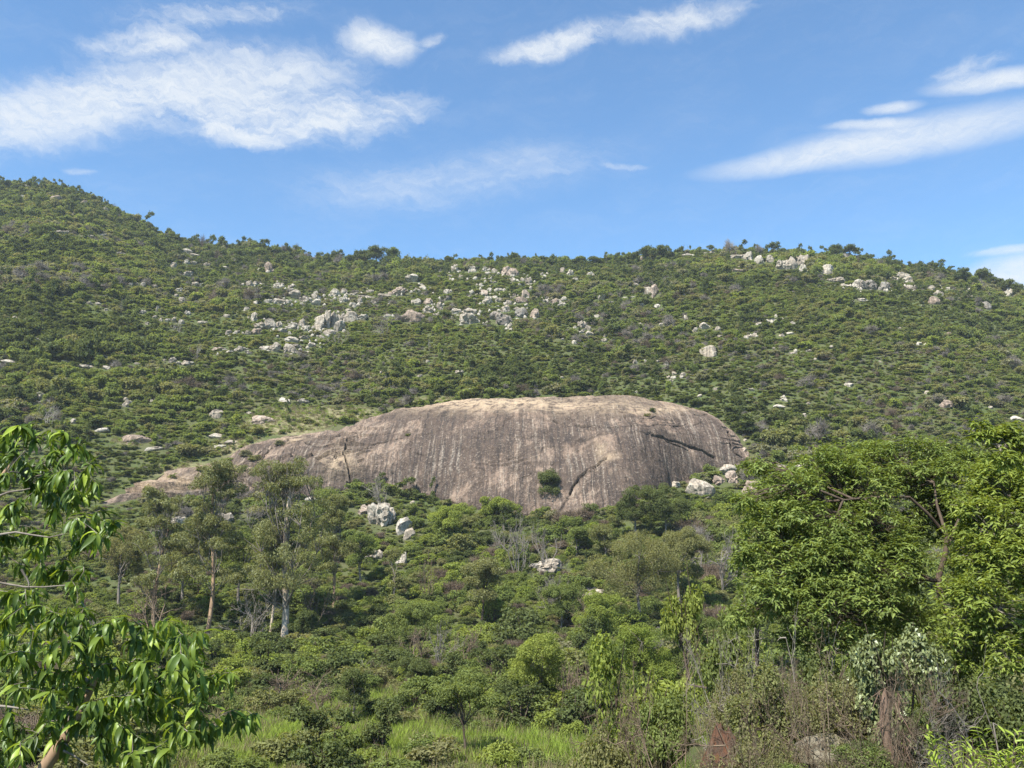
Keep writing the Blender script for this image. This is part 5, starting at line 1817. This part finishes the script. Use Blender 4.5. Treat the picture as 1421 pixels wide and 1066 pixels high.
spray_tree('broadleaf_tree', 'big spreading broadleaf tree with layered boughs and grey crooked trunk on the bank', ground_at(1318, 20.5),
           [(1318, 930, 20.5), (1312, 850, 20.6), (1300, 806, 20.7), (1312, 772, 20.7), (1314, 745, 20.7)],
           [[(1314, 745, 20.7), (1290, 715, 20.6), (1262, 690, 20.5), (1220, 690, 20.3), (1170, 694, 20.0)], [(1314, 745, 20.7), (1300, 700, 21), (1296, 670, 21.2)], [(1300, 806, 20.7), (1240, 800, 20.2), (1180, 800, 19.8), (1120, 815, 19.6)], [(1314, 760, 20.7), (1340, 700, 21), (1380, 680, 21.4)]],
           [(1108, 690, 20.6, 130, 56), (1150, 668, 21.4, 130, 50), (1205, 655, 21.8, 140, 50), (1275, 662, 21.8, 130, 56), (1080, 735, 20.2, 100, 54), (1150, 725, 20.0, 150, 60), (1225, 735, 19.8, 120, 60), (1100, 790, 19.6, 130, 64), (1185, 790, 19.3, 160, 70), (1070, 838, 19.2, 100, 46), (1150, 850, 18.9, 150, 50), (1235, 825, 19.0, 110, 76), (1260, 770, 19.6, 80, 60), (1340, 680, 21.6, 120, 50), (1120, 760, 20.6, 120, 60), (1210, 700, 20.8, 120, 50), (1290, 690, 21.6, 90, 40), (1270, 860, 19.2, 90, 60), (1200, 880, 19.2, 110, 50), (1110, 880, 19.4, 90, 40),
            (1066, 655, 22.2, 60, 24), (1040, 700, 20.2, 40, 24), (1036, 772, 19.6, 46, 30), (1030, 850, 19.2, 44, 26), (1100, 668, 22.2, 80, 34), (1240, 645, 22.6, 120, 40), (1310, 655, 22.6, 110, 40), (1340, 640, 23, 90, 36), (1170, 760, 21.5, 190, 80), (1250, 790, 21.8, 110, 70), (1120, 830, 20.8, 150, 70), (1220, 850, 20.5, 140, 60), (1330, 720, 22.2, 90, 60), (1345, 780, 22.0, 60, 60), (1160, 690, 22.0, 140, 60), (1270, 730, 22.4, 90, 50)],
           'l_tree', 'bark_dark', 501)
spray_tree('broadleaf_tree', 'yellowish green leafy tree filling the corner beside the big spreading tree', ground_at(1445, 18.2),
           [(1445, 980, 18.2), (1435, 880, 18.3), (1430, 800, 18.4), (1425, 720, 18.5)],
           [[(1435, 880, 18.3), (1390, 850, 17.9), (1360, 830, 17.6)], [(1430, 800, 18.4), (1390, 770, 18.2), (1370, 750, 18)]],
           [(1355, 705, 18.9, 90, 50), (1395, 690, 19.2, 110, 60), (1380, 740, 18.4, 130, 80), (1350, 800, 18.0, 80, 90), (1400, 800, 17.8, 120, 100), (1340, 860, 17.6, 100, 80), (1390, 870, 17.2, 110, 90), (1405, 935, 17.0, 80, 60), (1440, 700, 18.8, 120, 90), (1470, 800, 18.4, 150, 180), (1450, 900, 17.8, 100, 100), (1345, 760, 18.4, 70, 60), (1320, 900, 17.9, 70, 50), (1500, 720, 19, 120, 120), (1510, 880, 18.6, 120, 120), (1410, 660, 19.8, 100, 46), (1370, 660, 20.0, 80, 40), (1400, 780, 19.4, 140, 120), (1370, 880, 18.6, 110, 90), (1420, 860, 18.8, 120, 120), (1330, 830, 19.0, 60, 70)],
           'l_tree2', 'bark_grey', 502, W=.05)
spray_tree('broadleaf_tree', 'overhanging leafy tree whose bright bough pokes in above the yellowish tree', ground_at(1560, 15.5),
           [(1550, 950, 15.5), (1535, 800, 15.5), (1520, 680, 15.4)],
           [[(1520, 680, 15.4), (1470, 645, 15.2), (1420, 625, 15), (1370, 615, 14.9)]],
           [(1358, 618, 14.9, 44, 26), (1385, 604, 15, 50, 30), (1412, 622, 15, 60, 44), (1405, 596, 15.1, 44, 26), (1450, 612, 15.2, 80, 60), (1500, 600, 15.4, 90, 80), (1540, 640, 15.5, 120, 100), (1400, 640, 14.8, 36, 22), (1490, 680, 15.4, 80, 60)],
           'l_tree2', 'bark_grey', 503)
spray_tree('young_tree', 'young tree with some reddish brown leaves and thin dark trunk', ground_at(1050, 24.5),
           [(1050, 960, 24.5), (1051, 850, 24.6), (1050, 770, 24.7), (1056, 700, 24.8)],
           [[(1051, 800, 24.6), (1028, 778, 24.4)]],
           [(1062, 682, 24.8, 44, 34), (1085, 665, 25.2, 50, 34), (1052, 712, 24.4, 50, 30), (1038, 752, 24.2, 40, 40), (1060, 735, 24.2, 36, 26), (1030, 790, 24.3, 30, 30), (1052, 782, 24, 44, 40), (1100, 700, 25.4, 60, 40), (1040, 830, 24.2, 60, 50)],
           'l_tree', 'bark_dark', 504, L=.14, W=.06, tr=.07)


# ------------------------------------------------------------------ undergrowth of the bank
def bank_shrub(look_label, u, v, y, w, h, mat, kind, seed, n=5000, L=.06, W=.035, stem='bark_dark'):
    fo, st = shrub_meshes(seed, kind, n, L, W, mat, stem)
    m = y / PF
    p = at(u, v + h / 2, y)
    g = terrain(p[0], p[1])
    Wd, H = w * m / 2, h * m
    e = link('shrub', None, loc=(p[0], y, g), cat='shrub', group='undergrowth on the bank', label=look_label)
    lift = max(p[2] - g, 0)
    e.scale = (Wd, Wd, (H + lift) / 1.55)
    link('foliage', fo, e)
    link('stem', st, e)
    return e


bank_shrub('small leaved creeper-like shrub flecked with pale leaves under the big spreading tree', 1245, 915, 16.6, 150, 130, 'l_ivy', 'round', 601, 9000, .065, .045)
bank_shrub('olive twiggy shrub left of the creeper and above the red earth mound', 1062, 945, 17.6, 160, 120, 'l_olive', 'round', 602, 6000, .05, .03)
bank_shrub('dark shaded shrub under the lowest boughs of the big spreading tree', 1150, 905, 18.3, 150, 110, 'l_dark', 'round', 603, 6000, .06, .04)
bank_shrub('dense green shrub between the young reddish tree and the grey dead twigs', 1005, 880, 23.5, 110, 110, 'l_mid', 'round', 604, 6000, .07, .04)
bank_shrub('low olive shrub growing right above the mossy stone', 1150, 985, 16.8, 130, 70, 'l_olive', 'round', 605, 4500, .05, .03)
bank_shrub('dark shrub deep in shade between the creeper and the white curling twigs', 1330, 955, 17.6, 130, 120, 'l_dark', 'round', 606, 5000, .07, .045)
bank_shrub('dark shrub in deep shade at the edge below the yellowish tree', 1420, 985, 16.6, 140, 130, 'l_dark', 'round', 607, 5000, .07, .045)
bank_shrub('low green ground shrub between the mossy stone and the shaggy trunk', 1190, 1048, 14.6, 110, 44, 'l_mid', 'round', 608, 3500, .06, .04)
bank_shrub('low green shrub in front of the mossy stone', 1105, 1062, 14.4, 90, 30, 'l_mid', 'round', 609, 3000, .06, .04)
bank_shrub('mid green shrub left of the red earth mound', 925, 985, 24.0, 120, 120, 'l_mid', 'round', 610, 6000, .07, .04)
bank_shrub('bright yellow green shrub rising behind the brown dead twigs', 880, 930, 27.0, 130, 130, 'l_bright', 'round', 611, 6000, .07, .045)
bank_shrub('mid green shrub above the yellow green one, left of the young tree', 965, 905, 27.5, 110, 120, 'l_bright', 'tall', 612, 6000, .07, .045)
bank_shrub('low olive shrub at the bottom edge near the brown dead twigs', 850, 1040, 25.0, 120, 100, 'l_olive', 'round', 613, 5000, .06, .035)
bank_shrub('dull green shrub behind the grey dead twigs on the bank', 1010, 970, 19.5, 100, 100, 'l_olive', 'round', 614, 5000, .05, .03)
bank_shrub('thin green weeds in front of the red earth mound', 975, 1050, 15.2, 70, 40, 'l_mid', 'round', 620, 2500, .05, .025)
bank_shrub('pale olive weeds between the red earth mound and the mossy stone', 1070, 1048, 15.0, 70, 50, 'l_olive', 'round', 621, 2500, .05, .025)
bank_shrub('low leafy shrub sprawling over the top of the red earth mound', 1030, 990, 16.2, 150, 70, 'l_olive', 'round', 616, 5000, .045, .026)
bank_shrub('olive shrub half hidden in the matted dry thicket', 1170, 965, 16.9, 140, 100, 'l_olive', 'round', 617, 5000, .05, .03)
bank_shrub('dark shrub just right of the shaggy dead trunk', 1285, 1010, 16.2, 100, 90, 'l_dark', 'round', 618, 4500, .06, .035)
bank_shrub('green creeping shrub at the foot of the shaggy dead trunk', 1215, 1040, 14.9, 120, 50, 'l_dark', 'round', 619, 4000, .05, .03)
bank_shrub('mid green shrub under the shadow of the yellowish tree', 1300, 890, 18.6, 110, 100, 'l_mid', 'round', 615, 5000, .07, .045)


def bank_twigs(label, u, v, y, w, h, mat, seed, gens=6, n0=8, rad=.03, spread=.55, kids=3, tall=.9):
    m = y / PF
    p = at(u, v + h / 2, y)
    g = terrain(p[0], p[1])
    me = bare_mesh(seed, mat, gens, kids, rad, n0, tall, spread, .6)
    co = np.zeros(len(me.vertices) * 3, np.float32)
    me.vertices.foreach_get('co', co)
    V = co.reshape(-1, 3)
    q, zt = np.percentile(np.abs(V[:, 0]), 95), np.percentile(V[:, 2], 98)
    s = w * m / 2 / q
    V = V * np.array([s, s, (h * m + max(p[2] - g, 0)) / zt])
    me.vertices.foreach_set('co', V.astype(np.float32).ravel())
    e = link('bare_shrub', None, loc=(p[0], y, g), cat='bare shrub', group='dead twiggy shrubs on the bank', label=label)
    link('branch', me, e)


bank_twigs('fan of grey dead branches below the young reddish tree', 1015, 905, 20.5, 130, 100, 'twig_grey', 651, 6, 7, .014, .9, tall=.45)
bank_twigs('brown dead twigs in a tall tangle left of the red earth mound', 935, 990, 20.5, 140, 110, 'twig_brown', 652, 6, 7, .012, 1.0, tall=.4)
bank_twigs('tangle of thin dry vines hanging over the red earth mound', 1045, 1000, 15.6, 170, 90, 'twig_brown', 653, 6, 8, .011, 1.0, tall=.35)
bank_twigs('matted dry brown thicket between the mound and the shaggy dead trunk', 1150, 980, 16.2, 180, 120, 'twig_brown', 654, 6, 8, .011, 1.0, tall=.4)
bank_twigs('grey brown dead stems around the shaggy dead trunk', 1240, 995, 15.8, 150, 120, 'twig_brown', 655, 6, 8, .012, .8, tall=.6)
bank_twigs('pale curling bare twigs in the dark hollow', 1375, 985, 15.6, 150, 120, 'twig_grey', 656, 5, 4, .014, 1.1, kids=2, tall=.5)
bank_twigs('dry grey twigs in front of the shaded hollow', 1300, 1005, 15.4, 130, 100, 'twig_grey', 657, 6, 6, .010, .9, tall=.5)
bank_twigs('brown leafless thicket at the bottom edge left of the bank', 865, 1015, 26.0, 110, 100, 'twig_brown', 658, 6, 7, .016, .7)
bank_twigs('grey dead branches poking out under the boughs of the big spreading tree', 1120, 880, 18.6, 120, 60, 'twig_grey', 659, 4, 5, .018, .8, kids=2, tall=.4)
bank_twigs('low mat of dry vines spilling across the front of the red earth mound', 1005, 1035, 15.0, 110, 60, 'twig_brown', 662, 6, 8, .009, 1.1, tall=.3)
bank_twigs('thin dry vines draped across the shaggy dead trunk', 1228, 1000, 14.8, 90, 110, 'twig_brown', 661, 6, 6, .009, .9, tall=.5)
bank_twigs('dry brown twigs at the lower edge beside the fern-like plant', 1220, 1050, 14.2, 110, 50, 'twig_brown', 660, 6, 7, .008, .9, tall=.4)


def lump(name, u, v, y, w, h, depth, seed, mat, label, cat, sub=4, sink=.25):
    V, Fc = rock_shape(seed, sub, .1 if sub == 5 else .6, 7)
    V = V + nrm(V) * ((.26 if sub == 5 else .16) * fbm3(V * 2.2 + seed, 4, seed + 2))[:, None]
    if sub == 5:        # heaped earth: narrower and slumped towards the top
        t = (V[:, 2:] + 1) / 2
        V = np.concatenate([V[:, :2] * (1.1 - .75 * t ** 1.3) + .18 * t, V[:, 2:]], 1)
    b = MB()
    b.add(V, Fc)
    m = y / PF
    p = at(u, v, y)
    g = terrain(p[0], p[1])
    o = link(name, b.mesh(name, mat, True), cat=cat, label=label)
    top = max(p[2] + h * m / 2, g + .15)
    hh = (top - g) * (1 + sink) / 2
    o.location = (p[0], y, top - hh)
    o.scale = (w * m / 2, depth / 2, hh)
    return o


def earth_mat():
    m, nt, out = new_mat('red_earth')
    p = pos(nt)
    n = noise(nt, p, 3.0, 6, .7)
    mp = nt.nodes.new('ShaderNodeMapping')
    mp.inputs['Scale'].default_value = (5, 5, 1)
    nt.links.new(p, mp.inputs[0])
    s = noise(nt, mp.outputs[0], 1.6, 4, .6)
    c = mixc(nt, ramp01(nt, s, .4, .62), (0.105, 0.052, 0.032), (0.065, 0.046, 0.035))
    c = mixc(nt, ramp01(nt, n, .5, .7), c, (0.05, 0.038, 0.03))
    d = nt.nodes.new('ShaderNodeBsdfDiffuse')
    nt.links.new(c, d.inputs[0])
    nt.links.new(bump(nt, mth(nt, 'ADD', n, s), .9, .08), d.inputs['Normal'])
    nt.links.new(d.outputs[0], out.inputs[0])
    return m


lump('earth_mound', 1000, 1052, 16.2, 110, 60, 1.6, 71, earth_mat(), 'rust red earth mound overhung by dry vines at the foot of the bank', 'earth mound', 5)
moss = rock_mat('mossy_stone', (0.26, 0.235, 0.18), (0.18, 0.16, 0.10), (0.09, 0.08, 0.05), 3.0)
lump('stone', 1140, 1042, 16.4, 110, 40, .7, 72, moss, 'low mossy stone lying between the red earth mound and the shaggy trunk', 'stone')


def dead_trunk():
    r = np.random.default_rng(73)
    p = ground_at(1226, 15.2)
    e = link('dead_trunk', None, loc=tuple(p), cat='tree stump', label='shaggy reddish dead trunk stripped of branches, standing among dry twigs')
    m = 15.2 / PF
    H = max(at(1222, 955, 15.2)[2] - p[2], .8)
    b = MB()
    path = bend((0, 0, -.2), (-.10, .05, H), r, .04, 12)
    b.tube(path, np.concatenate([np.linspace(.12, .08, 8), [.07, .06, .035, .01]]) * (1 + .12 * r.normal(size=12)), 10)
    link('trunk', b.mesh('trunk', M['bark_red'], True), e)
    b = MB()
    n = 70
    a, z = r.uniform(0, 6.28, n), r.uniform(.2, 1.0, n) * H
    P0 = np.stack([np.cos(a) * .15 - .06 * z / H, np.sin(a) * .15, z], -1)
    P1 = P0 + np.stack([np.cos(a) * .12, np.sin(a) * .12, -r.uniform(.1, .45, n)], -1) + r.normal(size=(n, 3)) * .1
    b.segs(P0, P1, .009, .004)
    link('peeling_bark', b.mesh('peeling_bark', M['bark_red']), e)


dead_trunk()


def frond_plant(label, u, v, y, seed, n_st=11, size=1.0):
    """bright plant of arching feathered stems"""
    r = np.random.default_rng(seed)
    p = at(u, v, y)
    g = terrain(p[0], p[1])
    base = np.array([p[0], y, g])
    e = link('fern', None, loc=tuple(base), cat='plant', group='bright feathery plants at the lower edge', label=label)
    up = max(p[2] - g, .2)
    st, lv = MB(), []
    for k in range(n_st):
        a = r.uniform(0, 6.28)
        R = r.uniform(.15, .5) * size
        top = np.array([math.cos(a) * R, math.sin(a) * R, up + r.uniform(-.12, .14) * size])
        q = bend((r.normal() * .05, r.normal() * .05, -.05), top, r, .06, 7, -.12)
        st.tube(q, np.linspace(.012, .004, 7), 5)
        for s in range(26):
            t = 0.35 + .65 * s / 25
            i = min(int(t * 6), 5)
            c = q[i] + (q[i + 1] - q[i]) * (t * 6 - i)
            d = nrm(q[i + 1] - q[i])
            sd = nrm(np.cross(d, [0, 0, 1.0]) + 1e-4) * (1 if s % 2 else -1)
            lv.append((c, nrm(sd * .8 + d * .6 + r.normal(size=3) * .2 + np.array([0, 0, .15])), nrm(np.array([0, 0, 1.0]) + r.normal(size=3) * .3), r.uniform(.09, .145) * size))
    link('stem', st.mesh('stem', M['bark_dark'], True), e)
    V, q = leaf_blade(9 + seed, .6)
    V = V * np.array([1, .75, 1])
    x = MB()
    x.add(V, q, .6)
    me = x.mesh('leaf', M['l_frond'], True)
    for c, D, U, L in lv:
        X, Yv, Zv = frame(D, U)
        o = link('leaf', me, e)
        o.matrix_local = Matrix(((X[0] * L, Yv[0] * L, Zv[0] * L, c[0]), (X[1] * L, Yv[1] * L, Zv[1] * L, c[1]), (X[2] * L, Yv[2] * L, Zv[2] * L, c[2]), (0, 0, 0, 1)))


frond_plant('bright yellow green feathery plant, leftmost of those at the lower edge', 1325, 1040, 9.6, 81)
frond_plant('bright yellow green feathery plant, middle of those at the lower edge', 1372, 1044, 9.3, 82)
frond_plant('bright yellow green feathery plant, rightmost of those at the lower edge', 1416, 1028, 9.4, 83, 11)



# ------------------------------------------------------------------ the air
def build_haze():
    b = MB()
    x, y0, y1, z0, z1 = 2700, -1000, 5400, -14, 240
    V = [(-x, y0, z0), (x, y0, z0), (x, y1, z0), (-x, y1, z0), (-x, y0, z1), (x, y0, z1), (x, y1, z1), (-x, y1, z1)]
    b.add(V, [(0, 3, 2, 1), (4, 5, 6, 7), (0, 1, 5, 4), (1, 2, 6, 5), (2, 3, 7, 6), (3, 0, 4, 7)])
    m, nt, out = new_mat('pale_air')
    vol = nt.nodes.new('ShaderNodeVolumePrincipled')
    vol.inputs['Color'].default_value = (0.80, 0.90, 1.0, 1)
    vol.inputs['Density'].default_value = HAZE
    nt.links.new(vol.outputs[0], out.inputs['Volume'])
    link('haze', b.mesh('haze', m), kind='stuff', label='thin pale haze over the whole hillside')


HAZE = 0.00013
build_haze()

finish_labels()
print('objects', len(SC.objects), 'scrub', len(SX), 'individual shrubs', int(SBIG.sum()), 'boulders', len(BOULDERS))
